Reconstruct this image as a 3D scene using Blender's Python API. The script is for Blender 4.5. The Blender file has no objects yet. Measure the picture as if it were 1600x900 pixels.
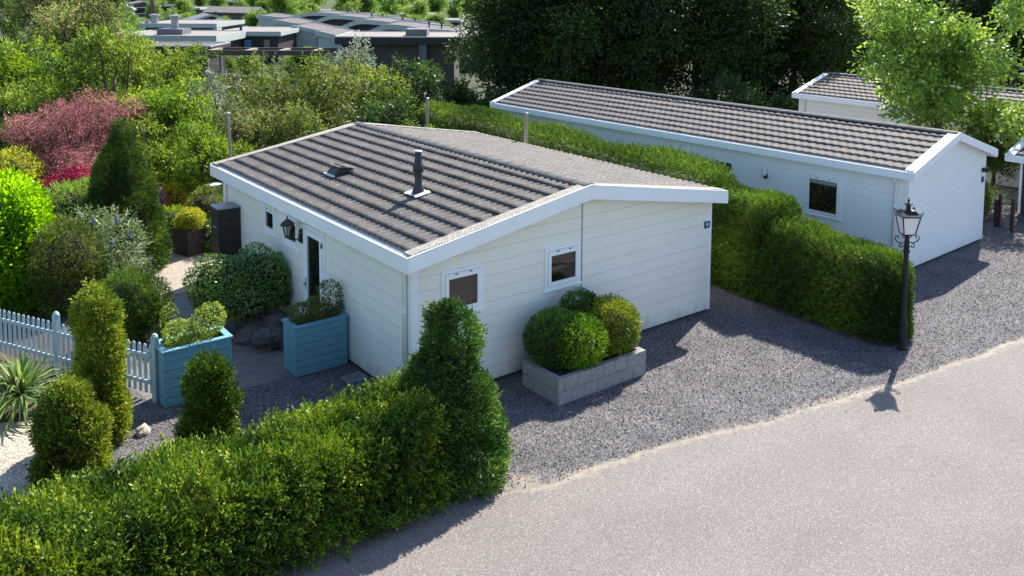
import bpy, math, random
import numpy as np
from mathutils import Vector, Matrix

random.seed(7)
RG = np.random.default_rng(11)
C = bpy.context.scene.collection
scene = bpy.context.scene

# ------------------------------------------------------------------ camera, sky, sun, exposure
CAM = np.array([-7.667, -12.735, 7.271]); YAW, PITCH, ROLL, FPX, YP = -0.6542, 0.094, 0.0049, 1399.7, 105.4
_f = np.array([-math.sin(YAW)*math.cos(PITCH), math.cos(YAW)*math.cos(PITCH), -math.sin(PITCH)])
_r = np.array([math.cos(YAW), math.sin(YAW), 0.0]); _u = np.cross(_r, _f)
_c, _s = math.cos(ROLL), math.sin(ROLL)
_r, _u = _c*_r + _s*_u, -_s*_r + _c*_u
cam_data = bpy.data.cameras.new('camera'); cam = bpy.data.objects.new('camera', cam_data); C.objects.link(cam)
cam.matrix_world = Matrix(((_r[0], _u[0], -_f[0], CAM[0]), (_r[1], _u[1], -_f[1], CAM[1]), (_r[2], _u[2], -_f[2], CAM[2]), (0, 0, 0, 1)))
cam_data.sensor_width = 36; cam_data.lens = 36*FPX/1600; cam_data.shift_y = -(450-YP)/1600
cam_data.clip_start = 0.1; cam_data.clip_end = 4000
scene.camera = cam

SUN_EL = math.radians(45); SUN_DIR = Vector((0.922*math.cos(SUN_EL), 0.386*math.cos(SUN_EL), math.sin(SUN_EL)))
world = bpy.data.worlds.new('World'); scene.world = world; world.use_nodes = True
wn = world.node_tree; bg = wn.nodes['Background']
sky = wn.nodes.new('ShaderNodeTexSky'); sky.sky_type = 'NISHITA'; sky.sun_disc = False
sky.sun_elevation = SUN_EL; sky.sun_rotation = math.atan2(SUN_DIR.x, SUN_DIR.y)
sky.air_density = 1.0; sky.dust_density = 0.6; sky.ozone_density = 2.2
wn.links.new(sky.outputs[0], bg.inputs[0]); bg.inputs[1].default_value = 0.122
sd = bpy.data.lights.new('sun', 'SUN'); sun = bpy.data.objects.new('sun', sd); C.objects.link(sun)
sd.energy = 4.8; sd.angle = math.radians(0.5); sd.color = (1.0, 0.93, 0.83)
sun.rotation_euler = SUN_DIR.to_track_quat('Z', 'Y').to_euler(); sun.location = (30, 12, 40)
vs = scene.view_settings; vs.view_transform = 'Standard'; vs.look = 'None'; vs.gamma = 1; vs.use_curve_mapping = False
vs.exposure = 1.16
scene.cycles.max_bounces = 8; scene.cycles.transmission_bounces = 4; scene.cycles.transparent_max_bounces = 6
scene.cycles.use_denoising = True

# ------------------------------------------------------------------ helpers
FH = np.array([-math.sin(YAW), math.cos(YAW)]); RH = np.array([math.cos(YAW), math.sin(YAW)])
def spot(u, d):
    """ground point that lies d metres ahead of the viewpoint, u in photo columns"""
    q = CAM[:2] + FH*d + RH*d*(u-800)/FPX
    return float(q[0]), float(q[1])
def zat(v, d): return 7.271 - (v+27)*d/1400

def tag(o, label=None, cat=None, group=None, kind=None):
    if label: o['label'] = label
    if cat: o['category'] = cat
    if group: o['group'] = group
    if kind: o['kind'] = kind
    return o
def thing(name, label, cat, loc=(0, 0, 0), rz=0.0, group=None):
    o = bpy.data.objects.new(name, None); C.objects.link(o)
    o.empty_display_size = 0.2; o.location = loc; o.rotation_euler = (0, 0, rz)
    return tag(o, label, cat, group)
def kids(o): return [c for c in bpy.data.objects if c.parent == o]
def dup(root, loc, rz=0.0, scale=(1, 1, 1), label=None, group=None):
    r = root.copy(); C.objects.link(r); r.location = loc; r.rotation_euler = (0, 0, rz); r.scale = scale
    if label: r['label'] = label
    if group: r['group'] = group
    for ch in kids(root):
        c = ch.copy(); C.objects.link(c); c.parent = r
        for g in kids(ch):
            d = g.copy(); C.objects.link(d); d.parent = c
    return r
ORD = ['leftmost', 'second from left', 'third from left', 'fourth from left', 'fifth from left', 'sixth from left', 'seventh from left', 'eighth from left', 'ninth from left', 'tenth from left', 'eleventh from left', 'twelfth from left', 'thirteenth from left', 'fourteenth from left', 'fifteenth from left', 'sixteenth from left', 'seventeenth from left', 'eighteenth from left', 'nineteenth from left', 'twentieth from left']

# ---- materials
def N(nt, t, **kw):
    n = nt.nodes.new(t)
    for k, v in kw.items(): setattr(n, k, v)
    return n
def pm(name, c1, c2=None, scale=6.0, rough=0.7, bump=0.0, bscale=60.0, spec=0.4, metal=0.0, stretch=None, speck=None, detail=6):
    m = bpy.data.materials.new(name); m.use_nodes = True; nt = m.node_tree
    b = nt.nodes['Principled BSDF']; b.inputs['Roughness'].default_value = rough; b.inputs['Metallic'].default_value = metal
    b.inputs['Specular IOR Level'].default_value = spec
    b.inputs['Base Color'].default_value = (*c1, 1)
    tc = N(nt, 'ShaderNodeTexCoord'); src = tc.outputs['Object']
    if stretch:
        mp = N(nt, 'ShaderNodeMapping'); mp.inputs['Scale'].default_value = stretch; nt.links.new(src, mp.inputs[0]); src = mp.outputs[0]
    if c2:
        nz = N(nt, 'ShaderNodeTexNoise'); nz.inputs['Scale'].default_value = scale; nz.inputs['Detail'].default_value = detail; nz.inputs['Roughness'].default_value = 0.65
        nt.links.new(src, nz.inputs['Vector'])
        cr = N(nt, 'ShaderNodeValToRGB'); cr.color_ramp.elements[0].position = 0.32; cr.color_ramp.elements[1].position = 0.68
        cr.color_ramp.elements[0].color = (*c1, 1); cr.color_ramp.elements[1].color = (*c2, 1)
        nt.links.new(nz.outputs['Fac'], cr.inputs[0]); out = cr.outputs[0]
        if speck:
            col, sc, th = speck
            s2 = N(nt, 'ShaderNodeTexNoise'); s2.inputs['Scale'].default_value = sc; s2.inputs['Detail'].default_value = 3
            nt.links.new(tc.outputs['Object'], s2.inputs['Vector'])
            r2 = N(nt, 'ShaderNodeValToRGB'); r2.color_ramp.elements[0].position = th; r2.color_ramp.elements[1].position = th+0.05
            nt.links.new(s2.outputs['Fac'], r2.inputs[0])
            mx = N(nt, 'ShaderNodeMixRGB'); nt.links.new(r2.outputs[0], mx.inputs[0]); nt.links.new(out, mx.inputs[1]); mx.inputs[2].default_value = (*col, 1)
            out = mx.outputs[0]
        nt.links.new(out, b.inputs['Base Color'])
    if bump:
        bn = N(nt, 'ShaderNodeTexNoise'); bn.inputs['Scale'].default_value = bscale; bn.inputs['Detail'].default_value = 5
        nt.links.new(src, bn.inputs['Vector'])
        bp = N(nt, 'ShaderNodeBump'); bp.inputs['Strength'].default_value = bump; bp.inputs['Distance'].default_value = 0.02
        nt.links.new(bn.outputs['Fac'], bp.inputs['Height']); nt.links.new(bp.outputs[0], b.inputs['Normal'])
    return m
def leafm(name, stops, trans=0.35, rough=0.55, spec=0.25):
    """leaf material: colour per leaf from the face attribute rnd; part of the light passes through"""
    m = bpy.data.materials.new(name); m.use_nodes = True; nt = m.node_tree
    b = nt.nodes['Principled BSDF']; b.inputs['Roughness'].default_value = rough; b.inputs['Specular IOR Level'].default_value = spec
    at = N(nt, 'ShaderNodeAttribute', attribute_name='rnd')
    cr = N(nt, 'ShaderNodeValToRGB'); els = cr.color_ramp.elements
    while len(els) < len(stops): els.new(0.5)
    for e, (p, c) in zip(els, stops): e.position = p; e.color = (*c, 1)
    nt.links.new(at.outputs['Fac'], cr.inputs[0]); nt.links.new(cr.outputs[0], b.inputs['Base Color'])
    tr = N(nt, 'ShaderNodeBsdfTranslucent'); hs = N(nt, 'ShaderNodeHueSaturation')
    hs.inputs['Hue'].default_value = 0.49; hs.inputs['Saturation'].default_value = 1.05; hs.inputs['Value'].default_value = 2.1
    nt.links.new(cr.outputs[0], hs.inputs['Color']); nt.links.new(hs.outputs[0], tr.inputs[0])
    mx = N(nt, 'ShaderNodeMixShader'); mx.inputs[0].default_value = min(0.55, trans+0.08)
    nt.links.new(b.outputs[0], mx.inputs[1]); nt.links.new(tr.outputs[0], mx.inputs[2])
    nt.links.new(mx.outputs[0], nt.nodes['Material Output'].inputs[0])
    return m

# ---- mesh builder
class MB:
    def __init__(s): s.v = []; s.f = []
    def add(s, vs, fs):
        k = len(s.v); s.v += [tuple(map(float, p)) for p in vs]; s.f += [tuple(k+i for i in f) for f in fs]; return s
    def box(s, x0, x1, y0, y1, z0, z1):
        return s.add([(x0, y0, z0), (x1, y0, z0), (x1, y1, z0), (x0, y1, z0), (x0, y0, z1), (x1, y0, z1), (x1, y1, z1), (x0, y1, z1)],
                     [(0, 3, 2, 1), (4, 5, 6, 7), (0, 1, 5, 4), (1, 2, 6, 5), (2, 3, 7, 6), (3, 0, 4, 7)])
    def tbox(s, T, a0, a1, o0, o1, z0, z1):
        """box in wall coordinates: a along the wall, o outwards"""
        P = [(a0, o0, z0), (a1, o0, z0), (a1, o1, z0), (a0, o1, z0), (a0, o0, z1), (a1, o0, z1), (a1, o1, z1), (a0, o1, z1)]
        return s.add([T(*p) for p in P], [(0, 3, 2, 1), (4, 5, 6, 7), (0, 1, 5, 4), (1, 2, 6, 5), (2, 3, 7, 6), (3, 0, 4, 7)])
    def quad(s, *p): return s.add(p, [tuple(range(len(p)))])
    def prism(s, poly, y0, y1, axis='y'):
        n = len(poly)
        if axis == 'y': a = [(x, y0, z) for x, z in poly]; b = [(x, y1, z) for x, z in poly]
        elif axis == 'x': a = [(y0, x, z) for x, z in poly]; b = [(y1, x, z) for x, z in poly]
        else: a = [(x, z, y0) for x, z in poly]; b = [(x, z, y1) for x, z in poly]
        return s.add(a+b, [tuple(range(n)), tuple(range(2*n-1, n-1, -1))] + [(i, i+n, (i+1) % n+n, (i+1) % n) for i in range(n)])
    def tube(s, pts, rad, n=8, cap=True):
        pts = [Vector(p) for p in pts]
        if not hasattr(rad, '__len__'): rad = [rad]*len(pts)
        k = len(s.v); up = Vector((0.13, 0.21, 0.97))
        for i, p in enumerate(pts):
            t = (pts[min(i+1, len(pts)-1)]-pts[max(i-1, 0)])
            t = t.normalized() if t.length > 1e-9 else Vector((0, 0, 1))
            a = t.cross(up); a = a.normalized() if a.length > 0.05 else t.cross(Vector((1, 0, 0))).normalized(); b = t.cross(a)
            for j in range(n):
                q = p+(a*math.cos(2*math.pi*j/n)+b*math.sin(2*math.pi*j/n))*rad[i]; s.v.append(tuple(q))
        for i in range(len(pts)-1):
            for j in range(n):
                s.f.append((k+i*n+j, k+i*n+(j+1) % n, k+(i+1)*n+(j+1) % n, k+(i+1)*n+j))
        if cap: s.f.append(tuple(k+j for j in range(n-1, -1, -1))); s.f.append(tuple(k+(len(pts)-1)*n+j for j in range(n)))
        return s
    def lathe(s, prof, c=(0, 0, 0), n=16):
        k = len(s.v)
        for r, z in prof:
            for j in range(n): s.v.append((c[0]+r*math.cos(2*math.pi*j/n), c[1]+r*math.sin(2*math.pi*j/n), c[2]+z))
        for i in range(len(prof)-1):
            for j in range(n): s.f.append((k+i*n+j, k+i*n+(j+1) % n, k+(i+1)*n+(j+1) % n, k+(i+1)*n+j))
        s.f.append(tuple(k+j for j in range(n-1, -1, -1))); s.f.append(tuple(k+(len(prof)-1)*n+j for j in range(n)))
        return s
    def build(s, name, mat, parent=None, smooth=False, bevel=0.0):
        me = bpy.data.meshes.new(name); me.from_pydata(s.v, [], s.f); me.materials.append(mat)
        if smooth: me.polygons.foreach_set('use_smooth', [True]*len(me.polygons))
        o = bpy.data.objects.new(name, me); C.objects.link(o)
        if parent: o.parent = parent
        if bevel:
            b = o.modifiers.new('bevel', 'BEVEL'); b.width = bevel; b.segments = 2; b.limit_method = 'ANGLE'
        return o

def grid_mesh(name, V, nu, nv, mat, parent=None, smooth=False, attr=None):
    """V (nu*nv,3) row-major"""
    me = bpy.data.meshes.new(name)
    i = np.arange((nu-1)*(nv-1)); a = (i//(nv-1))*nv + i % (nv-1)
    F = np.stack([a, a+nv, a+nv+1, a+1], 1).astype(np.int32)
    me.vertices.add(len(V)); me.vertices.foreach_set('co', V.astype(np.float32).ravel())
    me.loops.add(F.size); me.loops.foreach_set('vertex_index', F.ravel())
    me.polygons.add(len(F)); me.polygons.foreach_set('loop_start', np.arange(0, F.size, 4, dtype=np.int32)); 
    if attr:
        for k, w in attr.items():
            at = me.attributes.new(k, 'FLOAT', 'POINT'); at.data.foreach_set('value', w.astype(np.float32))
    me.update(calc_edges=True); me.validate()
    if smooth: me.polygons.foreach_set('use_smooth', [True]*len(me.polygons))
    me.materials.append(mat)
    o = bpy.data.objects.new(name, me); C.objects.link(o)
    if parent: o.parent = parent
    return o

# ---- foliage
def nrm(a): return a/np.maximum(np.linalg.norm(a, axis=1, keepdims=True), 1e-9)
def nz(P, f, seed):
    g = np.random.default_rng(seed); o = np.zeros(len(P))
    for i in range(5):
        k = g.normal(size=3)*f*(1+0.35*i); o += np.sin(P@k+g.uniform(0, 6.28))/(1+0.35*i)
    return o/2.2
def leaf_mesh(name, P, D, Nn, L, W, rnd, mat, parent=None, core=None, core_mat=None, fold=0.12):
    n = len(P); D = nrm(D); B = nrm(np.cross(D, Nn)); Nn = np.cross(B, D)
    L = np.broadcast_to(np.asarray(L, float), (n,))[:, None]; W = np.broadcast_to(np.asarray(W, float), (n,))[:, None]
    V = np.stack([P, P+D*L*0.5+B*W*0.5+Nn*W*fold, P+D*L, P+D*L*0.5-B*W*0.5+Nn*W*fold], 1).reshape(-1, 3)
    F = np.arange(4*n, dtype=np.int32); tot = 4*n
    me = bpy.data.meshes.new(name)
    cv, cf = (core if core else (np.zeros((0, 3)), np.zeros((0, 4), int)))
    VV = np.concatenate([V, cv]); LL = np.concatenate([F, (cf+tot).ravel().astype(np.int32)]); nf = n+len(cf)
    me.vertices.add(len(VV)); me.vertices.foreach_set('co', VV.astype(np.float32).ravel())
    me.loops.add(len(LL)); me.loops.foreach_set('vertex_index', LL.astype(np.int32))
    me.polygons.add(nf); me.polygons.foreach_set('loop_start', np.arange(0, 4*nf, 4, dtype=np.int32))
    at = me.attributes.new('rnd', 'FLOAT', 'FACE'); r = np.zeros(nf, np.float32); r[:n] = np.clip(rnd, 0, 1); at.data.foreach_set('value', r)
    me.materials.append(mat)
    if len(cf):
        me.materials.append(core_mat); mi = np.zeros(nf, np.int32); mi[n:] = 1; me.polygons.foreach_set('material_index', mi)
    me.update(calc_edges=True)
    o = bpy.data.objects.new(name, me); C.objects.link(o)
    if parent: o.parent = parent
    return o
def sprigs(P, A, k, step, ll, lw, rnd, spread=0.8, sag=0.0):
    """little shoots: k leaves along each axis A from origin P"""
    n = len(P); A = nrm(A); side = nrm(np.cross(A, RG.normal(size=(n, 3)))); up = np.cross(side, A)
    PP, DD, NN, RR, LL = [], [], [], [], []
    for i in range(k):
        sg = 1 if i % 2 == 0 else -1
        t = i/max(1, k-1)
        p = P+A*step*i
        d = A*(0.45+0.5*t)+side*sg*spread*(1-0.45*t)+RG.normal(size=(n, 3))*0.22; d[:, 2] -= sag
        PP.append(p); DD.append(d); NN.append(up+RG.normal(size=(n, 3))*0.45); RR.append(rnd+RG.normal(size=n)*0.1); LL.append(np.full(n, ll)*RG.uniform(0.7, 1.25, n))
    L = np.concatenate(LL)
    return np.concatenate(PP), np.concatenate(DD), np.concatenate(NN), L, L*lw/ll, np.concatenate(RR)
def ball_pts(c, r, n, lump=0.12, f=2.5, seed=0, inner=0.25, zmin=None):
    d = nrm(RG.normal(size=(n, 3))); k = 1+lump*nz(d*np.array(r), f, seed)
    k = k*(1-inner*RG.random(n)**2.2)
    P = np.array(c)+d*np.array(r)*k[:, None]; Nn = nrm(d/np.array(r))
    if zmin is not None:
        q = P[:, 2] > zmin; P, Nn = P[q], Nn[q]
    return P, Nn
def lathe_pts(c, prof, n, lump=0.1, f=3.0, seed=0, inner=0.2):
    z = np.array([p[0] for p in prof]); r = np.array([p[1] for p in prof])
    seg = np.hypot(np.diff(z), np.diff(r))*(r[1:]+r[:-1]+0.02); cs = np.concatenate([[0], np.cumsum(seg)]); cs /= cs[-1]
    t = np.interp(RG.random(n), cs, np.arange(len(z))); i = np.minimum(t.astype(int), len(z)-2); w = t-i
    zz = z[i]*(1-w)+z[i+1]*w; rr = r[i]*(1-w)+r[i+1]*w; dr = (r[i+1]-r[i])/np.maximum(z[i+1]-z[i], 1e-3)
    th = RG.uniform(0, 2*math.pi, n); d = np.stack([np.cos(th), np.sin(th), np.zeros(n)], 1)
    Nn = nrm(d+np.stack([np.zeros(n), np.zeros(n), -dr], 1))
    P = d*rr[:, None]+np.stack([np.zeros(n), np.zeros(n), zz], 1)
    P = P+Nn*(lump*nz(P, f, seed))[:, None]-d*(inner*rr*RG.random(n)**2)[:, None]
    return P+np.array(c), Nn
def lathe_core(c, prof, k=0.66, n=12):
    V = []; F = []
    for z, r in prof:
        for j in range(n): V.append((c[0]+k*r*math.cos(2*math.pi*j/n), c[1]+k*r*math.sin(2*math.pi*j/n), c[2]+z*0.95))
    for i in range(len(prof)-1):
        for j in range(n): F.append((i*n+j, i*n+(j+1) % n, (i+1)*n+(j+1) % n, (i+1)*n+j))
    return np.array(V), np.array(F)
def hedge_pts(path, hw, h, n, p=5.0, lump=0.1, f=2.0, seed=0, inner=0.15, endr=0.45, z0=0.05):
    """shell of a clipped hedge along a path [(x,y)..]; hw, h are functions of the distance s"""
    Q = np.array(path, float); sl = np.hypot(*np.diff(Q, axis=0).T); S = np.concatenate([[0], np.cumsum(sl)]); Lt = S[-1]
    s = RG.random(n)*Lt
    ncap = max(40, int(n*1.4/Lt*0.5)); s = np.concatenate([s, RG.random(ncap)**2*0.3, Lt-RG.random(ncap)**2*0.3]); n = len(s)
    i = np.clip(np.searchsorted(S, s, side='right')-1, 0, len(sl)-1); w = (s-S[i])/sl[i]
    X = Q[i]*(1-w)[:, None]+Q[i+1]*w[:, None]; T = (Q[i+1]-Q[i])/sl[i][:, None]; R2 = np.stack([T[:, 1], -T[:, 0]], 1)
    H = h(s); HWd = hw(s)
    # perimeter parameter: left side, top, right side
    per = 2*H+2*HWd; q = RG.random(n)*per
    a = np.where(q < H, -1.0, np.where(q < H+2*HWd, (q-H)/np.maximum(HWd, 1e-3)-1, 1.0)); b = np.where(q < H, q/H, np.where(q < H+2*HWd, 1.0, (per-q)/H))
    m = (np.abs(a)**p+np.abs(b)**p)**(1/p); a, b = a/m, b/m
    na, nb = np.sign(a)*np.abs(a)**(p-1)/HWd, np.abs(b)**(p-1)/H
    e = np.minimum(s, Lt-s)/endr; ef = np.sqrt(np.clip(1-(1-np.clip(e, 0, 1))**2, 0.0, 1))
    cap = RG.random(n)**0.6; k = np.where(e < 1, ef, 1.0); k = np.where(e < 0.15, np.minimum(k, 1)*cap+0.05, k)
    k2 = 0.55+0.45*np.where(e < 1, ef, 1.0)
    P = np.concatenate([X+R2*(a*HWd*k)[:, None], (z0+b*(H-z0)*k2)[:, None]], 1)
    te = np.where(s < Lt/2, -1.0, 1.0)*np.clip(1-e, 0, 1)
    nl = np.hypot(na, nb); Nn = np.concatenate([R2*(na/nl)[:, None]+T*te[:, None]*1.2, (nb/nl)[:, None]], 1); Nn = nrm(Nn)
    P = P+Nn*(lump*nz(P, f, seed)-inner*RG.random(n)**2)[:, None]
    P[:, 2] = np.maximum(P[:, 2], 0.02)
    return P, Nn
def hedge_core(path, hw, h, k=0.74):
    Q = np.array(path, float); sl = np.hypot(*np.diff(Q, axis=0).T); S = np.concatenate([[0], np.cumsum(sl)]); Lt = S[-1]
    V = []; F = []; ss = np.linspace(0.35, Lt-0.35, max(4, int(Lt/0.4)))
    for s in ss:
        i = min(max(int(np.searchsorted(S, s, side='right'))-1, 0), len(sl)-1); w = (s-S[i])/sl[i]; X = Q[i]*(1-w)+Q[i+1]*w
        T = (Q[i+1]-Q[i])/sl[i]; R2 = np.array([T[1], -T[0]]); a = float(hw(np.array([s]))[0])*k; b = float(h(np.array([s]))[0])*(k+0.1)
        for u, z in ((-1, 0), (-1, 0.8), (-0.6, 1), (0.6, 1), (1, 0.8), (1, 0)): q = X+R2*u*a; V.append((q[0], q[1], z*b))
    m = len(ss)
    for i in range(m-1):
        for j in range(6): F.append((i*6+j, i*6+(j+1) % 6, (i+1)*6+(j+1) % 6, (i+1)*6+j))
    F += [(0, 1, 4, 5), (1, 2, 3, 4), ((m-1)*6, (m-1)*6+5, (m-1)*6+4, (m-1)*6+1), ((m-1)*6+1, (m-1)*6+4, (m-1)*6+3, (m-1)*6+2)]
    return np.array(V), np.array(F)

# ------------------------------------------------------------------ materials
def albedo_cells(name, stops, scale, rough=0.85, bump=0.5, dist=0.012, big=None, attr=None, acol=None):
    """stones: one colour per cell"""
    m = bpy.data.materials.new(name); m.use_nodes = True; nt = m.node_tree; b = nt.nodes['Principled BSDF']
    b.inputs['Roughness'].default_value = rough; b.inputs['Specular IOR Level'].default_value = 0.3
    tc = N(nt, 'ShaderNodeTexCoord')
    vo = N(nt, 'ShaderNodeTexVoronoi'); vo.inputs['Scale'].default_value = scale; nt.links.new(tc.outputs['Object'], vo.inputs['Vector'])
    sp = N(nt, 'ShaderNodeSeparateColor'); nt.links.new(vo.outputs['Color'], sp.inputs[0])
    cr = N(nt, 'ShaderNodeValToRGB'); els = cr.color_ramp.elements
    while len(els) < len(stops): els.new(0.5)
    for e, (p, c) in zip(els, stops): e.position = p; e.color = (*c, 1)
    nt.links.new(sp.outputs[0], cr.inputs[0]); out = cr.outputs[0]
    if big:
        g = N(nt, 'ShaderNodeTexNoise'); g.inputs['Scale'].default_value = big[0]; g.inputs['Detail'].default_value = 6; nt.links.new(tc.outputs['Object'], g.inputs['Vector'])
        mr = N(nt, 'ShaderNodeMapRange'); mr.inputs[1].default_value = 0.3; mr.inputs[2].default_value = 0.7; mr.inputs[3].default_value = big[1]; mr.inputs[4].default_value = big[2]
        nt.links.new(g.outputs['Fac'], mr.inputs[0])
        mu = N(nt, 'ShaderNodeMixRGB', blend_type='MULTIPLY'); mu.inputs[0].default_value = 1; nt.links.new(out, mu.inputs[1]); nt.links.new(mr.outputs[0], mu.inputs[2]); out = mu.outputs[0]
    if attr:
        at = N(nt, 'ShaderNodeAttribute', attribute_name=attr)
        g = N(nt, 'ShaderNodeTexNoise'); g.inputs['Scale'].default_value = 7; g.inputs['Detail'].default_value = 8; g.inputs['Roughness'].default_value = 0.7; nt.links.new(tc.outputs['Object'], g.inputs['Vector'])
        ad = N(nt, 'ShaderNodeMath', operation='ADD'); nt.links.new(at.outputs['Fac'], ad.inputs[0]); nt.links.new(g.outputs['Fac'], ad.inputs[1])
        mr = N(nt, 'ShaderNodeMapRange'); mr.inputs[1].default_value = 1.0; mr.inputs[2].default_value = 1.22; nt.links.new(ad.outputs[0], mr.inputs[0])
        mx = N(nt, 'ShaderNodeMixRGB'); nt.links.new(mr.outputs[0], mx.inputs[0]); nt.links.new(out, mx.inputs[1]); mx.inputs[2].default_value = (*acol, 1); out = mx.outputs[0]
    nt.links.new(out, b.inputs['Base Color'])
    if bump:
        bp = N(nt, 'ShaderNodeBump'); bp.inputs['Strength'].default_value = bump; bp.inputs['Distance'].default_value = dist
        iv = N(nt, 'ShaderNodeMath', operation='SUBTRACT'); iv.inputs[0].default_value = 1; nt.links.new(vo.outputs['Distance'], iv.inputs[1])
        nt.links.new(iv.outputs[0], bp.inputs['Height']); nt.links.new(bp.outputs[0], b.inputs['Normal'])
    return m
def paver(name, c1, c2, mortar, scale, rot=0.0, bw=0.5, rh=0.25):
    m = bpy.data.materials.new(name); m.use_nodes = True; nt = m.node_tree; b = nt.nodes['Principled BSDF']; b.inputs['Roughness'].default_value = 0.85
    tc = N(nt, 'ShaderNodeTexCoord'); mp = N(nt, 'ShaderNodeMapping'); mp.inputs['Rotation'].default_value = (0, 0, rot); nt.links.new(tc.outputs['Object'], mp.inputs[0])
    br = N(nt, 'ShaderNodeTexBrick'); br.inputs['Scale'].default_value = scale; br.inputs['Color1'].default_value = (*c1, 1); br.inputs['Color2'].default_value = (*c2, 1); br.inputs['Mortar'].default_value = (*mortar, 1)
    br.inputs['Mortar Size'].default_value = 0.012; br.inputs['Brick Width'].default_value = bw; br.inputs['Row Height'].default_value = rh
    nt.links.new(mp.outputs[0], br.inputs['Vector'])
    g = N(nt, 'ShaderNodeTexNoise'); g.inputs['Scale'].default_value = 9; g.inputs['Detail'].default_value = 8; nt.links.new(tc.outputs['Object'], g.inputs['Vector'])
    mr = N(nt, 'ShaderNodeMapRange'); mr.inputs[3].default_value = 0.65; mr.inputs[4].default_value = 1.3; nt.links.new(g.outputs['Fac'], mr.inputs[0])
    mu = N(nt, 'ShaderNodeMixRGB', blend_type='MULTIPLY'); mu.inputs[0].default_value = 1; nt.links.new(br.outputs['Color'], mu.inputs[1]); nt.links.new(mr.outputs[0], mu.inputs[2])
    nt.links.new(mu.outputs[0], b.inputs['Base Color'])
    bp = N(nt, 'ShaderNodeBump'); bp.inputs['Strength'].default_value = 0.6; bp.inputs['Distance'].default_value = 0.006; bp.invert = True
    nt.links.new(br.outputs['Fac'], bp.inputs['Height']); nt.links.new(bp.outputs[0], b.inputs['Normal'])
    return m

M = {}
M['gravel'] = albedo_cells('gravel', [(0.0, (0.035, 0.033, 0.04)), (0.45, (0.09, 0.087, 0.096)), (0.8, (0.16, 0.152, 0.158)), (0.96, (0.225, 0.21, 0.205)), (1.0, (0.52, 0.48, 0.42))], 74, bump=0.7, dist=0.012, big=(1.3, 0.8, 1.2), attr='sand', acol=(0.27, 0.235, 0.19))
M['asphalt'] = albedo_cells('asphalt', [(0.0, (0.115, 0.10, 0.092)), (0.5, (0.18, 0.157, 0.145)), (0.9, (0.235, 0.205, 0.188)), (1.0, (0.48, 0.44, 0.40))], 120, bump=0.35, dist=0.006, big=(0.6, 0.92, 1.07), attr='sand', acol=(0.30, 0.262, 0.215))
M['soil'] = pm('soil', (0.05, 0.038, 0.027), (0.12, 0.09, 0.06), 9, 0.95, 0.6, 40)
M['ground'] = pm('ground', (0.018, 0.036, 0.010), (0.05, 0.068, 0.022), 0.9, 0.95, 0.5, 12)
def tracks(m):
    nt = m.node_tree; b = nt.nodes['Principled BSDF']; src = b.inputs['Base Color'].links[0].from_socket
    tc = N(nt, 'ShaderNodeTexCoord'); mp = N(nt, 'ShaderNodeMapping'); mp.inputs['Rotation'].default_value = (0, 0, 0.11); mp.inputs['Scale'].default_value = (0.045, 0.8, 1); nt.links.new(tc.outputs['Object'], mp.inputs[0])
    g = N(nt, 'ShaderNodeTexNoise'); g.inputs['Scale'].default_value = 1.3; g.inputs['Detail'].default_value = 4; nt.links.new(mp.outputs[0], g.inputs['Vector'])
    r = N(nt, 'ShaderNodeMapRange'); r.inputs[1].default_value = 0.3; r.inputs[2].default_value = 0.7; r.inputs[3].default_value = 0.95; r.inputs[4].default_value = 1.04; nt.links.new(g.outputs['Fac'], r.inputs[0])
    mu = N(nt, 'ShaderNodeMixRGB', blend_type='MULTIPLY'); mu.inputs[0].default_value = 1; nt.links.new(src, mu.inputs[1]); nt.links.new(r.outputs[0], mu.inputs[2]); nt.links.new(mu.outputs[0], b.inputs['Base Color'])
tracks(M['asphalt'])
M['path'] = albedo_cells('garden_gravel', [(0, (0.2, 0.17, 0.13)), (0.6, (0.38, 0.33, 0.26)), (1, (0.6, 0.55, 0.46))], 48, bump=0.5, big=(1.5, 0.85, 1.15))
M['paver'] = paver('klinker', (0.175, 0.158, 0.145), (0.135, 0.124, 0.116), (0.08, 0.07, 0.06), 2.4, 0.05)
M['terrace'] = paver('terrace_paving', (0.36, 0.31, 0.255), (0.31, 0.265, 0.22), (0.2, 0.17, 0.14), 2.4, 0.3)
M['slab'] = paver('grey_slab', (0.20, 0.19, 0.18), (0.17, 0.165, 0.16), (0.08, 0.08, 0.08), 0.8, 0.0, 0.8, 0.8)
M['wall'] = pm('cream_siding', (0.83, 0.785, 0.69), (0.87, 0.83, 0.745), 1.2, 0.55, 0.05, 90)
M['wall2'] = pm('white_siding', (0.82, 0.82, 0.81), (0.86, 0.86, 0.85), 1.0, 0.55, 0.05, 90)
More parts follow.
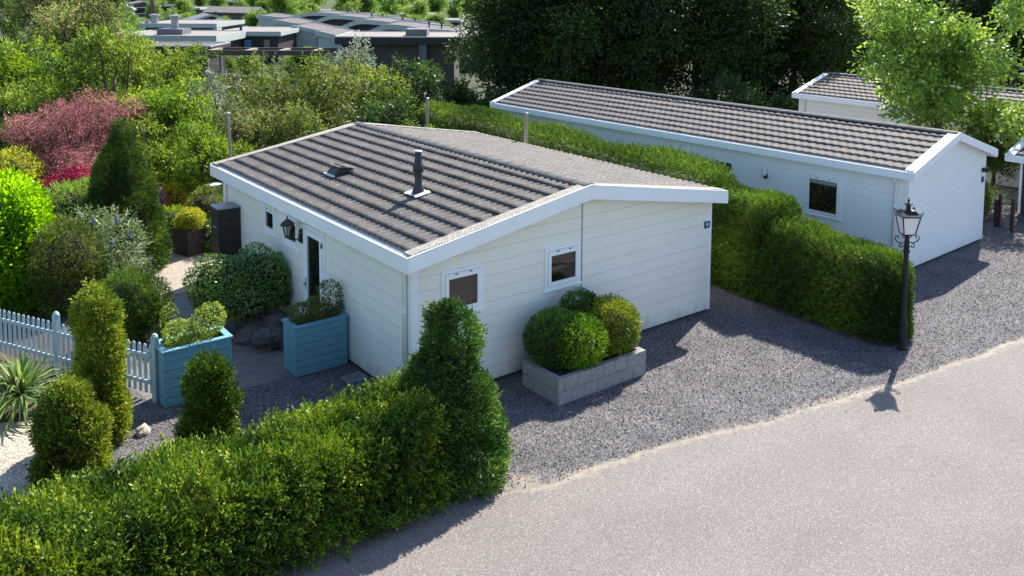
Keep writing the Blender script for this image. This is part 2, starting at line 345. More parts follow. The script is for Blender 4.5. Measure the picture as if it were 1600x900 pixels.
def weather(m, hgt=0.45, amt=0.6, dirt=(0.30, 0.29, 0.22)):
    nt = m.node_tree; b = nt.nodes['Principled BSDF']; src = b.inputs['Base Color'].links[0].from_socket
    tc = N(nt, 'ShaderNodeTexCoord'); sx = N(nt, 'ShaderNodeSeparateXYZ'); nt.links.new(tc.outputs['Object'], sx.inputs[0])
    mp = N(nt, 'ShaderNodeMapping'); mp.inputs['Scale'].default_value = (2.5, 2.5, 1.2); nt.links.new(tc.outputs['Object'], mp.inputs[0])
    g = N(nt, 'ShaderNodeTexNoise'); g.inputs['Scale'].default_value = 1.6; g.inputs['Detail'].default_value = 8; g.inputs['Roughness'].default_value = 0.7; nt.links.new(mp.outputs[0], g.inputs['Vector'])
    r = N(nt, 'ShaderNodeMapRange'); r.inputs[1].default_value = 0.0; r.inputs[2].default_value = hgt; r.inputs[3].default_value = 0.42; r.inputs[4].default_value = 0.0; nt.links.new(sx.outputs[2], r.inputs[0])
    a = N(nt, 'ShaderNodeMath', operation='ADD'); nt.links.new(r.outputs[0], a.inputs[0]); nt.links.new(g.outputs['Fac'], a.inputs[1])
    q = N(nt, 'ShaderNodeMapRange'); q.inputs[1].default_value = 0.66; q.inputs[2].default_value = 1.05; q.inputs[4].default_value = amt; nt.links.new(a.outputs[0], q.inputs[0])
    mx = N(nt, 'ShaderNodeMixRGB'); nt.links.new(q.outputs[0], mx.inputs[0]); nt.links.new(src, mx.inputs[1]); mx.inputs[2].default_value = (*dirt, 1); nt.links.new(mx.outputs[0], b.inputs['Base Color'])
weather(M['wall']); weather(M['wall2'], 0.3, 0.4)
M['white'] = pm('white_paint', (0.84, 0.84, 0.84), (0.88, 0.88, 0.88), 2.0, 0.4)
M['tile'] = pm('grey_roof_tile', (0.068, 0.061, 0.056), (0.122, 0.111, 0.103), 2.2, 0.8, 0.25, 120, speck=((0.32, 0.30, 0.26), 22, 0.64))
M['tile2'] = pm('brown_roof_tile', (0.083, 0.073, 0.071), (0.113, 0.10, 0.097), 2.6, 0.75, 0.15, 120, speck=((0.4, 0.37, 0.33), 20, 0.74))
M['verge'] = pm('lichen_verge', (0.2, 0.185, 0.16), (0.3, 0.28, 0.24), 9, 0.9, 0.3, 90, speck=((0.5, 0.48, 0.42), 30, 0.56))
M['ridge'] = pm('ridge_tile', (0.055, 0.057, 0.062), (0.11, 0.11, 0.11), 6, 0.8, 0.2, 80, speck=((0.35, 0.34, 0.3), 26, 0.7))
M['dark'] = pm('black_metal', (0.012, 0.012, 0.014), (0.022, 0.022, 0.025), 20, 0.4, spec=0.5)
M['greenblack'] = pm('dark_green_metal', (0.010, 0.013, 0.014), (0.018, 0.022, 0.024), 20, 0.5, spec=0.25)
M['grey'] = pm('grey_metal', (0.25, 0.26, 0.28), (0.33, 0.34, 0.36), 8, 0.45, metal=0.3)
M['lead'] = pm('pale_flashing', (0.55, 0.55, 0.55), (0.65, 0.65, 0.65), 14, 0.5)
M['plastic'] = pm('dark_plastic', (0.02, 0.022, 0.026), (0.035, 0.037, 0.04), 10, 0.5)
M['glass'] = pm('window_glass', (0.008, 0.008, 0.009), None, rough=0.03, spec=0.9)
M['room'] = pm('room_curtain', (0.10, 0.095, 0.085), (0.16, 0.15, 0.13), 3, 0.9, stretch=(12, 12, 0.2))
M['teal'] = pm('teal_paint', (0.105, 0.275, 0.345), (0.155, 0.34, 0.405), 3.0, 0.6, 0.2, 30, stretch=(1, 1, 8))
M['fence'] = pm('blue_grey_paint', (0.27, 0.38, 0.43), (0.40, 0.49, 0.52), 5.0, 0.65, 0.2, 40, stretch=(6, 6, 1))
M['block'] = pm('concrete_block', (0.21, 0.20, 0.19), (0.33, 0.32, 0.31), 14, 0.9, 0.5, 70)
M['bark'] = pm('bark', (0.06, 0.045, 0.035), (0.12, 0.095, 0.075), 14, 0.9, 0.6, 40, stretch=(1, 1, 0.25))
M['pinebark'] = pm('pine_bark', (0.14, 0.085, 0.065), (0.24, 0.15, 0.12), 10, 0.9, 0.6, 30, stretch=(1, 1, 0.3))
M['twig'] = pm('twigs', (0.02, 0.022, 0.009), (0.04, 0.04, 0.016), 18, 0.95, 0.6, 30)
M['darkwood'] = pm('dark_stained_wood', (0.018, 0.015, 0.014), (0.04, 0.034, 0.03), 6, 0.7, 0.3, 30, stretch=(8, 8, 0.6))
M['greywood'] = pm('weathered_wood', (0.20, 0.17, 0.14), (0.34, 0.30, 0.26), 8, 0.85, 0.4, 40, stretch=(6, 6, 0.4))
M['stone'] = pm('garden_stone', (0.055, 0.052, 0.05), (0.11, 0.105, 0.1), 5, 0.9, 0.6, 20)
M['palestone'] = pm('pale_stone', (0.36, 0.31, 0.26), (0.5, 0.45, 0.39), 6, 0.9, 0.5, 20)
M['opal'] = pm('opal_pane', (0.75, 0.73, 0.72), None, rough=0.3)
M['blue'] = pm('blue_enamel', (0.01, 0.06, 0.17), None, rough=0.35)
M['red'] = pm('red_paint', (0.16, 0.02, 0.035), None, rough=0.5)
M['navy'] = pm('dark_cladding', (0.028, 0.026, 0.03), (0.045, 0.042, 0.046), 4, 0.7, stretch=(14, 14, 0.3))
M['browncl'] = pm('brown_cladding', (0.06, 0.048, 0.042), (0.12, 0.095, 0.085), 5, 0.8, stretch=(14, 14, 0.3))
M['palecl'] = pm('pale_cladding', (0.36, 0.39, 0.37), (0.44, 0.47, 0.44), 4, 0.7, stretch=(10, 10, 0.3))
M['greyroof'] = pm('grey_roofing', (0.12, 0.125, 0.14), (0.17, 0.175, 0.19), 1.2, 0.8)
M['paleroof'] = pm('pale_roof_gravel', (0.20, 0.18, 0.165), (0.27, 0.245, 0.225), 3, 0.9)
M['mauveroof'] = pm('mauve_roofing', (0.085, 0.073, 0.073), (0.12, 0.103, 0.103), 1.5, 0.85)
M['bluefab'] = pm('blue_panel', (0.08, 0.3, 0.55), None, rough=0.7)
G1, G2 = (0.03, 0.06, 0.012), (0.07, 0.13, 0.02)
L = {}
L['yew'] = leafm('yew_leaf', [(0, (0.011, 0.033, 0.007)), (0.45, (0.071, 0.146, 0.013)), (0.8, (0.191, 0.294, 0.022)), (1, (0.405, 0.420, 0.043))], 0.06)
L['yewd'] = leafm('green_yew_leaf', [(0, (0.013, 0.037, 0.012)), (0.45, (0.058, 0.133, 0.022)), (0.8, (0.128, 0.239, 0.035)), (1, (0.241, 0.358, 0.059))], 0.06)
L['thuja'] = leafm('golden_thuja_leaf', [(0, (0.027, 0.047, 0.009)), (0.45, (0.123, 0.193, 0.020)), (0.8, (0.273, 0.336, 0.032)), (1, (0.409, 0.336, 0.054))], 0.14)
L['hedge'] = leafm('conifer_hedge_leaf', [(0, (0.012, 0.034, 0.007)), (0.45, (0.065, 0.134, 0.015)), (0.8, (0.144, 0.241, 0.022)), (1, (0.244, 0.343, 0.038))], 0.06)
L['box'] = leafm('box_leaf', [(0, (0.021, 0.061, 0.008)), (0.45, (0.108, 0.222, 0.015)), (0.8, (0.229, 0.374, 0.025)), (1, (0.372, 0.489, 0.050))], 0.14, 0.45)
L['boxy'] = leafm('yellow_box_leaf', [(0, (0.027, 0.053, 0.008)), (0.45, (0.133, 0.194, 0.015)), (0.8, (0.265, 0.300, 0.025)), (1, (0.354, 0.300, 0.050))], 0.14, 0.45)
L['darkyew'] = leafm('cone_yew_leaf', [(0, (0.009, 0.024, 0.007)), (0.45, (0.044, 0.099, 0.013)), (0.8, (0.114, 0.199, 0.020)), (1, (0.217, 0.292, 0.035))], 0.06)
L['laurel'] = leafm('laurel_leaf', [(0, (0.089, 0.204, 0.011)), (0.5, (0.153, 0.319, 0.011)), (1, (0.255, 0.421, 0.017))], 0.42, 0.4, 0.4)
L['bush'] = leafm('grey_green_leaf', [(0, (0.055, 0.118, 0.022)), (0.6, (0.142, 0.265, 0.037)), (1, (0.284, 0.393, 0.072))], 0.3)
L['green'] = leafm('fresh_green_leaf', [(0, (0.025, 0.053, 0.010)), (0.45, (0.105, 0.175, 0.018)), (0.8, (0.197, 0.275, 0.028)), (1, (0.296, 0.350, 0.050))], 0.24)
L['bright'] = leafm('bright_green_leaf', [(0, (0.030, 0.074, 0.009)), (0.45, (0.111, 0.205, 0.016)), (0.8, (0.209, 0.312, 0.023)), (1, (0.320, 0.384, 0.045))], 0.26)
L['olive'] = leafm('olive_leaf', [(0, (0.029, 0.048, 0.013)), (0.45, (0.096, 0.145, 0.023)), (0.8, (0.180, 0.227, 0.036)), (1, (0.293, 0.252, 0.072))], 0.2)
L['silver'] = leafm('silver_leaf', [(0, (0.072, 0.106, 0.053)), (0.6, (0.156, 0.191, 0.132)), (1, (0.300, 0.330, 0.277))], 0.3)
L['dark'] = leafm('dark_broadleaf', [(0, (0.016, 0.041, 0.011)), (0.6, (0.039, 0.085, 0.017)), (1, (0.091, 0.162, 0.029))], 0.2, 0.5, 0.35)
L['belt'] = leafm('belt_leaf', [(0, (0.014, 0.035, 0.007)), (0.6, (0.031, 0.066, 0.011)), (1, (0.068, 0.132, 0.018))], 0.22, 0.5, 0.3)
L['maple'] = leafm('red_maple_leaf', [(0, (0.096, 0.028, 0.033)), (0.5, (0.240, 0.098, 0.095)), (0.9, (0.386, 0.196, 0.174)), (1, (0.375, 0.248, 0.158))], 0.3)
L['crimson'] = leafm('crimson_leaf', [(0, (0.160, 0.012, 0.033)), (1, (0.420, 0.050, 0.099))], 0.35)
L['pink'] = leafm('pink_leaf', [(0, (0.244, 0.085, 0.121)), (1, (0.512, 0.268, 0.322))], 0.3)
L['yellow'] = leafm('yellow_leaf', [(0, (0.250, 0.200, 0.013)), (0.6, (0.450, 0.360, 0.022)), (1, (0.550, 0.450, 0.044))], 0.35)
L['gold'] = leafm('gold_green_leaf', [(0, (0.139, 0.170, 0.021)), (0.6, (0.278, 0.303, 0.031)), (1, (0.429, 0.382, 0.065))], 0.35)
L['rhodo'] = leafm('rhododendron_leaf', [(0, (0.025, 0.061, 0.011)), (0.45, (0.086, 0.180, 0.022)), (0.8, (0.202, 0.281, 0.044)), (1, (0.24, 0.22, 0.09))], 0.12, 0.35, 0.5)
L['varieg'] = leafm('pale_variegated_leaf', [(0, (0.082, 0.145, 0.020)), (0.5, (0.197, 0.275, 0.043)), (0.85, (0.393, 0.420, 0.105)), (1, (0.358, 0.167, 0.093))], 0.35)
L['lime'] = leafm('light_tree_leaf', [(0, (0.040, 0.090, 0.016)), (0.45, (0.160, 0.273, 0.041)), (0.8, (0.275, 0.389, 0.069)), (1, (0.608, 0.685, 0.299))], 0.28, 0.45, 0.4)
L['yucca'] = leafm('yucca_leaf', [(0, (0.060, 0.121, 0.043)), (0.6, (0.131, 0.228, 0.065)), (0.85, (0.237, 0.322, 0.086)), (1, (0.549, 0.439, 0.268))], 0.25)
L['straw'] = leafm('grass_blade', [(0, (0.146, 0.207, 0.054)), (1, (0.439, 0.439, 0.201))], 0.35)
L['far'] = leafm('far_leaf', [(0, (0.060, 0.119, 0.024)), (0.5, (0.123, 0.208, 0.039)), (1, (0.221, 0.305, 0.060))], 0.4)
L['mixed'] = leafm('dusty_leaf', [(0, (0.064, 0.091, 0.029)), (0.5, (0.139, 0.169, 0.048)), (0.8, (0.234, 0.242, 0.097)), (1, (0.330, 0.187, 0.145))], 0.35)
# ------------------------------------------------------------------ ground, road, yard
def sheet(name, poly, z, mat, kind='structure'):
    b = MB(); b.add([(x, y, z) for x, y in poly], [tuple(range(len(poly)))]); o = b.build(name, mat); o['kind'] = kind; return o
sheet('ground', [(-1500, -1500), (1500, -1500), (1500, 1500), (-1500, 1500)], 0, M['ground'])
EX = np.array([-60, -12, -4, -1.0, -0.35, 0.3, 2.08, 4.45, 7.53, 11.63, 20, 40, 80.]); EY = np.array([-2.4, -2.5, -2.55, -2.7, -3.05, -3.25, -3.36, -3.99, -4.51, -4.99, -6.0, -8.6, -14])
def edge_y(x):
    P = np.stack([x, 0*x, 0*x], 1); return np.interp(x, EX, EY)+0.045*nz(P, 1.6, 3)+0.02*nz(P, 7, 4)
def gravel_yard():
    xs = np.arange(-5.35, 32, 0.1); ys = np.arange(-9, 12, 0.1); X, Y = np.meshgrid(xs, ys, indexing='ij'); P = np.stack([X.ravel(), Y.ravel(), np.full(X.size, 0.004)], 1)
    d = P[:, 1]-edge_y(P[:, 0]); s = 0.72*np.clip(1.0-d/np.clip(0.42+0.2*nz(P, 0.7, 8), 0.15, 1), 0, 1)+0.10*np.clip(nz(P, 0.5, 9), 0, 1)
    corner = np.hypot(P[:, 0]-0.1, P[:, 1]+2.95); s = np.maximum(s, 0.75*np.clip(1.15-corner/0.6, 0, 1))
    o = grid_mesh('gravel_yard', P, len(xs), len(ys), M['gravel'], attr={'sand': s}); o['kind'] = 'structure'
gravel_yard()
def road():
    xs = np.arange(-60, 60, 0.12); ts = np.concatenate([np.linspace(0, 1, 9), np.linspace(1.3, 11, 14)]); e = edge_y(xs)
    X = np.repeat(xs, len(ts)); D = np.tile(ts, len(xs)); P = np.stack([X, np.repeat(e, len(ts))-D, np.full(X.size, 0.012)], 1)
    s = np.clip(0.66-D*1.3+0.12*nz(P, 0.8, 5), 0, 1)
    o = grid_mesh('road', P[::1], len(xs), len(ts), M['asphalt'], attr={'sand': s}); o['kind'] = 'structure'
    if o.data.polygons[0].normal.z < 0: o.data.flip_normals()
road()
sheet('paved_yard', [(-3.55, 2.42), (-0.005, 2.42), (-0.005, 7.2), (-3.9, 7.2)], 0.008, M['paver'])
sheet('terrace', [(-3.6, 7.25), (-0.005, 7.25), (-0.005, 9.3), (3.0, 14.2), (0.2, 14.6), (-2.6, 12.2)], 0.008, M['terrace'])
sheet('slab_path', [(-2.9, 5.2), (-1.15, 5.2), (-1.05, 8.25), (-2.7, 7.9)], 0.012, M['slab'])
sheet('garden_bed', [(-16, 2.6), (-3.95, 2.95), (-3.6, 4.2), (-4.2, 7.2), (-3.7, 9.3), (-2.7, 12.3), (0.1, 14.7), (3.2, 14.3), (3.2, 22), (-16, 22)], 0.006, M['soil'])
sheet('garden_path', [(-16, -1.2), (-5.55, -1.2), (-5.15, 3.3), (-5.9, 3.7), (-16, 3.6)], 0.010, M['path'])
sheet('side_patio', [(18.9, -0.2), (26, 0.6), (26, 4.2), (19.0, 3.2)], 0.010, M['terrace'])
kb = MB()
for k in range(5): kb.box(-5.6+0.11*k*0.8, -5.48+0.11*k*0.8, -1.1+0.9*k, -0.22+0.9*k, 0.0, 0.05)
o = kb.build('edging', M['palestone'], bevel=0.008); tag(o, 'pale concrete edging strip beside the light gravel path by the golden bush', 'path edging')

# ------------------------------------------------------------------ chalets
def wallT(side, W, Lh):
    if side == 'front': return lambda a, o, z: (a, -o, z)
    if side == 'back': return lambda a, o, z: (a, Lh+o, z)
    if side == 'left': return lambda a, o, z: (-o, a, z)
    return lambda a, o, z: (W+o, a, z)
def add_window(root, T, a0, a1, z0, z1, rail=0.075, name='window', sash=True):
    c = MB(); t = 0.06; g = 0.055
    for q in ((a0-t*0, a0+t, z0, z1), (a1-t, a1, z0, z1), (a0+t, a1-t, z1-t, z1), (a0+t, a1-t, z0, z0+t)): c.tbox(T, q[0], q[1], 0.0, g, q[2], q[3])
    c.tbox(T, a0-0.03, a1+0.03, 0.0, g+0.02, z0-0.035, z0)
    w = c.build(name, M['white'], root, bevel=0.004)
    i0, i1, j0, j1 = a0+t, a1-t, z0+t, z1-t
    s = MB(); r = rail
    for q in ((i0+0.006, i0+r, j0+0.006, j1-0.006), (i1-r, i1-0.006, j0+0.006, j1-0.006), (i0+r, i1-r, j1-r*1.35, j1-0.006), (i0+r, i1-r, j0+0.006, j0+r)): s.tbox(T, q[0], q[1], 0.01, g+0.016, q[2], q[3])
    s.build('sash', M['white'], w, bevel=0.004)
    p = MB(); p.tbox(T, i0+r-0.01, i1-r+0.01, 0.032, 0.040, j0+r-0.01, j1-r*1.35+0.01); p.build('pane', M['glass'], w)
    for q in (0.3, 0.7): h = MB(); h.tbox(T, i0+(i1-i0)*q-0.03, i0+(i1-i0)*q+0.03, g+0.016, g+0.026, j1-0.03, j1-0.015); h.build('hinge', M['dark'], w)
    return w
def tiles(root, O, U, S, length, slen, nc, wave, mat, step=0.040, amp=0.015):
    O, U, S = map(np.array, (O, U, S)); n = np.cross(U, S); n = n if n[2] > 0 else -n
    c = slen/nc; nx = int(length/wave*8)+1; x = np.linspace(0, length, nx)
    ph = (x/wave) % 1.0; wv = amp*(np.abs(np.sin(math.pi*ph))**0.7*2-1.2)
    rows = []
    for j in range(nc):
        s0 = j*c; st = step*(1.6 if j == 0 else 1.0)
        rows += [(s0+0.11, st-0.010, 1), (s0, st-0.008, 1), (s0, st, 1), (s0+0.33*c, st*0.7, 1), (s0+0.66*c, st*0.38, 1), (s0+c+0.11, -0.006, 1)]
    jit = {j: RG.normal(size=nx//8+2)*0.0035 for j in range(nc)}
    V = []
    for k, (s, hh, ww) in enumerate(rows):
        jj = jit[k//6][np.minimum((x/wave).astype(int), nx//8+1)] if k % 6 < 4 else 0*x
        V.append(O+U*x[:, None]+S*s+n*(hh+ww*wv+jj)[:, None])
    V = np.stack(V, 0).reshape(-1, 3)
    return V, len(rows), nx
def chalet(root, W, Lh, He, Hr, og=0.29, o=0.25, hf=0.26, nc=10, board=0.22, wave=0.19, mw='wall', mt='tile', verge='verge', base=0.06, gap=0.0055, step=0.027, amp=0.019, seam=None, right_nc=None):
    half = W/2+o; al = math.atan2(Hr-He, half); plane = lambda x: He+(x+o if x < W/2 else W+o-x)*math.tan(al)
    # walls: overlapping boards
    b = MB(); zt = He+o*math.tan(al)-0.09
    def gx(z):
        if z <= zt: return 0.0, W
        d = (z-zt)/math.tan(al); return min(d, W/2), max(W-d, W/2)
    peak = zt+W/2*math.tan(al)-0.005
    for side in ('front', 'back'):
        T = wallT(side, W, Lh); b.quad(T(0, 0, base), T(W, 0, base), T(W, 0, zt), T(W/2, 0, peak), T(0, 0, zt))
    for side in ('left', 'right'):
        T = wallT(side, W, Lh); b.quad(T(0, 0, base), T(Lh, 0, base), T(Lh, 0, zt), T(0, 0, zt))
    zz = base
    while zz < peak-0.02:
        z = zz+gap
        z1 = min(zz+board, peak); cuts = [z, z1] if not (z < zt < z1) else [z, zt, z1]
        for side in ('front', 'back'):
            T = wallT(side, W, Lh)
            for q0, q1 in zip(cuts[:-1], cuts[1:]):
                a, bb = gx(q0); c, d = gx(q1); f0 = f1 = 0.022
                b.quad(T(a, f0, q0), T(bb, f0, q0), T(d, f1, q1), T(c, f1, q1))
            a, bb = gx(z1); b.quad(T(a, 0.0, z1), T(bb, 0.0, z1), T(bb, 0.022, z1), T(a, 0.022, z1)); a, bb = gx(z); b.quad(T(a, 0.0, z), T(bb, 0.0, z), T(bb, 0.023, z), T(a, 0.023, z))
        if z < zt:
            q1 = max(min(z1, zt), z+0.005)
            for side in ('left', 'right'):
                T = wallT(side, W, Lh); f1 = 0.023; b.quad(T(0, 0, q1), T(Lh, 0, q1), T(Lh, 0.023, q1), T(0, 0.023, q1))
                b.quad(T(0, 0.023, z), T(Lh, 0.023, z), T(Lh, f1, q1), T(0, f1, q1)); b.quad(T(0, 0, z), T(Lh, 0, z), T(Lh, 0.023, z), T(0, 0.023, z))
        zz = z1
    b.build('wall', M[mw], root)
    pl = MB(); pl.box(0.02, W-0.02, 0.02, Lh-0.02, 0, base+0.01); pl.build('plinth', M['stone'], root)
    tr = MB()
    for x0, x1 in ((-0.03, 0.09), (W-0.05, W+0.03)):
        for ya, yb in ((-0.03, 0.06), (Lh-0.05, Lh+0.03)):
            tr = MB(); tr.box(x0, x1, ya, yb, base-0.01, zt-0.05); tr.build('corner_trim', M['white'], root, bevel=0.004)
    if seam is not None:
        sm = MB(); sm.box(seam-0.013, seam+0.013, -0.03, 0.0, base, plane(seam)-0.12); sm.build('joint_strip', M['grey'], root)
    # roof
    dk = MB(); y0, y1 = -og+0.032, Lh+og-0.032
    dk.prism([(-o+0.1, plane(-o+0.1)-0.02), (W/2, Hr-0.02), (W+o-0.1, plane(-o+0.1)-0.02), (W+o-0.1, plane(-o+0.1)-0.1), (W/2, Hr-0.1), (-o+0.1, plane(-o+0.1)-0.1)], y0, y1)
    dk.build('soffit', M['white'], root)
    vw = 0.25; ln = Lh+2*og-2*vw; e0 = 0.13
    S1 = (math.cos(al), 0, math.sin(al)); S2 = (-math.cos(al), 0, math.sin(al)); slen = (half-e0)/math.cos(al)
    V1, r1, n1 = tiles(root, (-o+e0, -og+vw, plane(-o+e0)), (0, 1, 0), S1, ln, slen, nc, wave, None, step, amp)
    V2, r2, n2 = tiles(root, (W+o-e0, -og+vw, plane(-o+e0)), (0, 1, 0), S2, ln, slen, right_nc or nc, wave, None, step, amp)
    rf = grid_mesh('roof', V1, r1, n1, M[mt], root)
    rs = grid_mesh('far_slope', V2, r2, n2, M[mt], rf)
    if rf.data.polygons[8].normal.z < 0: rf.data.flip_normals()
    if rs.data.polygons[8].normal.z < 0: rs.data.flip_normals()
    vg = MB()
    for ya, yb in ((-og+0.03, -og+vw+0.02), (Lh+og-vw-0.02, Lh+og-0.03)):
        for sgn in (0, 1):
            pts = [(-o+0.06, plane(-o+0.06)+0.0), (W/2, Hr+0.0), (W/2, Hr+0.05), (-o+0.06, plane(-o+0.06)+0.05)]
            if sgn: pts = [(W-x, zz) for x, zz in pts][::-1]
            vg = MB(); vg.prism(pts, ya, yb); vg.build('verge', M[verge], rf, bevel=0.006)
    rc = MB(); y = -og+0.04; k = 0
    while y < Lh+og-0.05:
        ya, yb = y, min(y+0.44, Lh+og-0.04)
        for (yy0, yy1, ra, rb) in ((ya, yb, 0.121, 0.118),):
            n = 9; A = []; B = []
            for j in range(n+1):
                t = math.pi*j/n; A.append((W/2-ra*1.25*math.cos(t), yy0, Hr+0.0+ra*0.62*math.sin(t))); B.append((W/2-rb*1.25*math.cos(t), yy1, Hr-0.005+rb*0.62*math.sin(t)))
            rc.add(A+B, [(j, j+1, n+2+j, n+1+j) for j in range(n)]+[tuple(range(n+1))])
        y += 0.42; k += 1
    rc.build('ridge_cap', M['ridge'], rf)
    for ya, yb in ((-og, -og+0.03), (Lh+og-0.03, Lh+og)):
        fa = MB(); fa.prism([(-o, He+0.032), (W/2-0.002, Hr+0.055), (W/2-0.002, Hr+0.055-hf-0.03), (-o, He+0.032-hf-0.025)], ya, yb); fa.build('fascia', M['white'], root, bevel=0.004)
        fa = MB(); fa.prism([(W/2+0.002, Hr+0.055), (W+o, He+0.032), (W+o, He+0.032-hf-0.025), (W/2+0.002, Hr+0.055-hf-0.03)], ya, yb); fa.build('fascia', M['white'], root, bevel=0.004)
    for sx in (0, 1):
        gt = MB(); X = (lambda x: x) if not sx else (lambda x: W-x)
        for xa, xb, za, zb in ((-o, -o+0.02, He-hf, He+0.012), (-o+0.02, -o+0.115, He-0.1, He-0.085), (-o+0.115, -o+0.13, He-hf+0.02, He+0.005)):
            x0, x1 = sorted((X(xa), X(xb))); gt.box(x0, x1, -og+0.031, Lh+og-0.031, za, zb)
        gt.build('gutter', M['white'], root, bevel=0.003)
    return plane
def downpipe(root, x, y, z0, z1, out):
    d = MB(); d.tube([(x, y, z0), (x, y, z1-0.12), (x-out, y, z1-0.02)], 0.04, 10); o = d.build('downpipe', M['white'], root, smooth=True)
    k = MB()
    for z in (z0+0.5, z0+1.6): k = MB(); k.tube([(x, y, z-0.02), (x, y, z+0.02)], 0.047, 10); k.build('pipe_clip', M['white'], o)
def text_mesh(name, s, size, M4, mat, parent):
    cu = bpy.data.curves.new(name, 'FONT'); cu.body = s; cu.size = size; cu.align_x = 'CENTER'; cu.align_y = 'CENTER'; cu.extrude = 0.002
    t = bpy.data.objects.new(name, cu); C.objects.link(t); dg = bpy.context.evaluated_depsgraph_get(); me = bpy.data.meshes.new_from_object(t.evaluated_get(dg)); bpy.data.objects.remove(t)
    me.transform(M4); me.materials.clear(); me.materials.append(mat); o = bpy.data.objects.new(name, me); C.objects.link(o); o.parent = parent; return o

# main chalet
W1, L1, HE1, HR1 = 7.637, 9.0, 2.72, 3.38
h1 = thing('chalet', 'cream clapboard chalet with grey tiled roof and two small gable windows, nearest the camera', 'chalet')
pl1 = chalet(h1, W1, L1, HE1, HR1, board=0.245, seam=W1/2)
TF, TL = wallT('front', W1, L1), wallT('left', W1, L1)
add_window(h1, TF, 0.56, 1.44, 1.46, 2.29); add_window(h1, TF, 2.88, 3.77, 1.47, 2.28)
add_window(h1, TL, 5.70, 6.36, 1.70, 2.31, 0.06); add_window(h1, TL, 4.50, 5.19, 1.68, 2.31, 0.06)
def door(root, T, a0, a1, z0, z1):
    c = MB()
    for q in ((a0, a0+0.07, z0, z1), (a1-0.07, a1, z0, z1), (a0+0.07, a1-0.07, z1-0.07, z1)): c.tbox(T, q[0], q[1], 0, 0.06, q[2], q[3])
    c.tbox(T, a0, a1, 0.0, 0.09, z0-0.04, z0)
    d = c.build('door', M['white'], root, bevel=0.004)
    i0, i1 = a0+0.076, a1-0.076; s = MB(); r = 0.13
    for q in ((i0, i0+r, z0+0.005, z1-0.076), (i1-r, i1, z0+0.005, z1-0.076), (i0+r, i1-r, z1-0.2, z1-0.076), (i0+r, i1-r, z0+0.005, z0+0.22)): s.tbox(T, q[0], q[1], 0.008, 0.075, q[2], q[3])
    s.build('door_leaf', M['white'], d, bevel=0.004)
    p = MB(); p.tbox(T, i0+r-0.01, i1-r+0.01, 0.034, 0.044, z0+0.21, z1-0.19); p.build('pane', M['glass'], d)
    h = MB(); h.tbox(T, i1-r*0.72, i1-r*0.4, 0.075, 0.085, 0.95, 1.2); h.tbox(T, i1-r*0.62, i1-r*0.5, 0.085, 0.125, 1.07, 1.095); h.tbox(T, i1-r-0.03, i1-r*0.5, 0.125, 0.14, 1.07, 1.095)
    h.build('handle', M['grey'], d, bevel=0.003)
    for z in (0.4, 1.2, 2.0): g = MB(); g.tbox(T, i0-0.01, i0+0.02, 0.075, 0.095, z, z+0.1); g.build('hinge', M['dark'], d)
door(h1, TL, 3.27, 4.27, 0.12, 2.31)
downpipe(h1, -0.075, 0.16, 0.08, 2.5, 0.1); downpipe(h1, -0.075, 8.75, 0.08, 2.5, 0.1)
# wall lantern beside the door
def wall_lantern(root, y, z):
    b = MB(); b.tube([(-0.02, y, z-0.16), (-0.045, y, z-0.1), (-0.05, y, z), (-0.045, y, z+0.1), (-0.02, y, z+0.14)], [0.03, 0.055, 0.062, 0.055, 0.03], 10)
    b.tube([(-0.05, y, z), (-0.14, y, z-0.07), (-0.24, y, z-0.06), (-0.33, y, z-0.01), (-0.345, y, z+0.03)], 0.013, 8); b.tube([(-0.05, y, z-0.08), (-0.1, y, z-0.12), (-0.13, y, z-0.07)], 0.009, 6)
    o = b.build('wall_lantern', M['dark'], root, smooth=True)
    cx = -0.345; g = MB(); g.lathe([(0.055, 0.03), (0.105, 0.27)], (cx, y, z), 6); g.build('lantern_glass', M['glassdim'], o)
    f = MB(); f.lathe([(0.03, -0.0), (0.06, 0.015), (0.065, 0.03), (0.055, 0.032)], (cx, y, z), 6)
    for j in range(6):
        a = 2*math.pi*j/6; f.tube([(cx+0.056*math.cos(a), y+0.056*math.sin(a), z+0.03), (cx+0.108*math.cos(a), y+0.108*math.sin(a), z+0.275)], 0.008, 5)
    f.lathe([(0.165, 0.275), (0.16, 0.29), (0.085, 0.36), (0.04, 0.39), (0.02, 0.4), (0.012, 0.43), (0.02, 0.445), (0.006, 0.47)], (cx, y, z), 6); f.build('lantern_cage', M['dark'], o)
    bl = MB(); bl.lathe([(0.02, 0.05), (0.04, 0.1), (0.04, 0.16), (0.015, 0.2)], (cx, y, z), 10); bl.build('bulb', M['opal'], o, smooth=True)
M['glassdim'] = bpy.data.materials.new('clear_lantern_glass'); M['glassdim'].use_nodes = True
_nt = M['glassdim'].node_tree; _g = N(_nt, 'ShaderNodeBsdfGlossy'); _g.inputs['Roughness'].default_value = 0.05; _t = N(_nt, 'ShaderNodeBsdfTransparent'); _t.inputs[0].default_value = (0.8, 0.82, 0.82, 1); _m = N(_nt, 'ShaderNodeMixShader'); _m.inputs[0].default_value = 0.12
_nt.links.new(_t.outputs[0], _m.inputs[1]); _nt.links.new(_g.outputs[0], _m.inputs[2]); _nt.links.new(_m.outputs[0], _nt.nodes['Material Output'].inputs[0])
wall_lantern(h1, 4.38, 2.02)
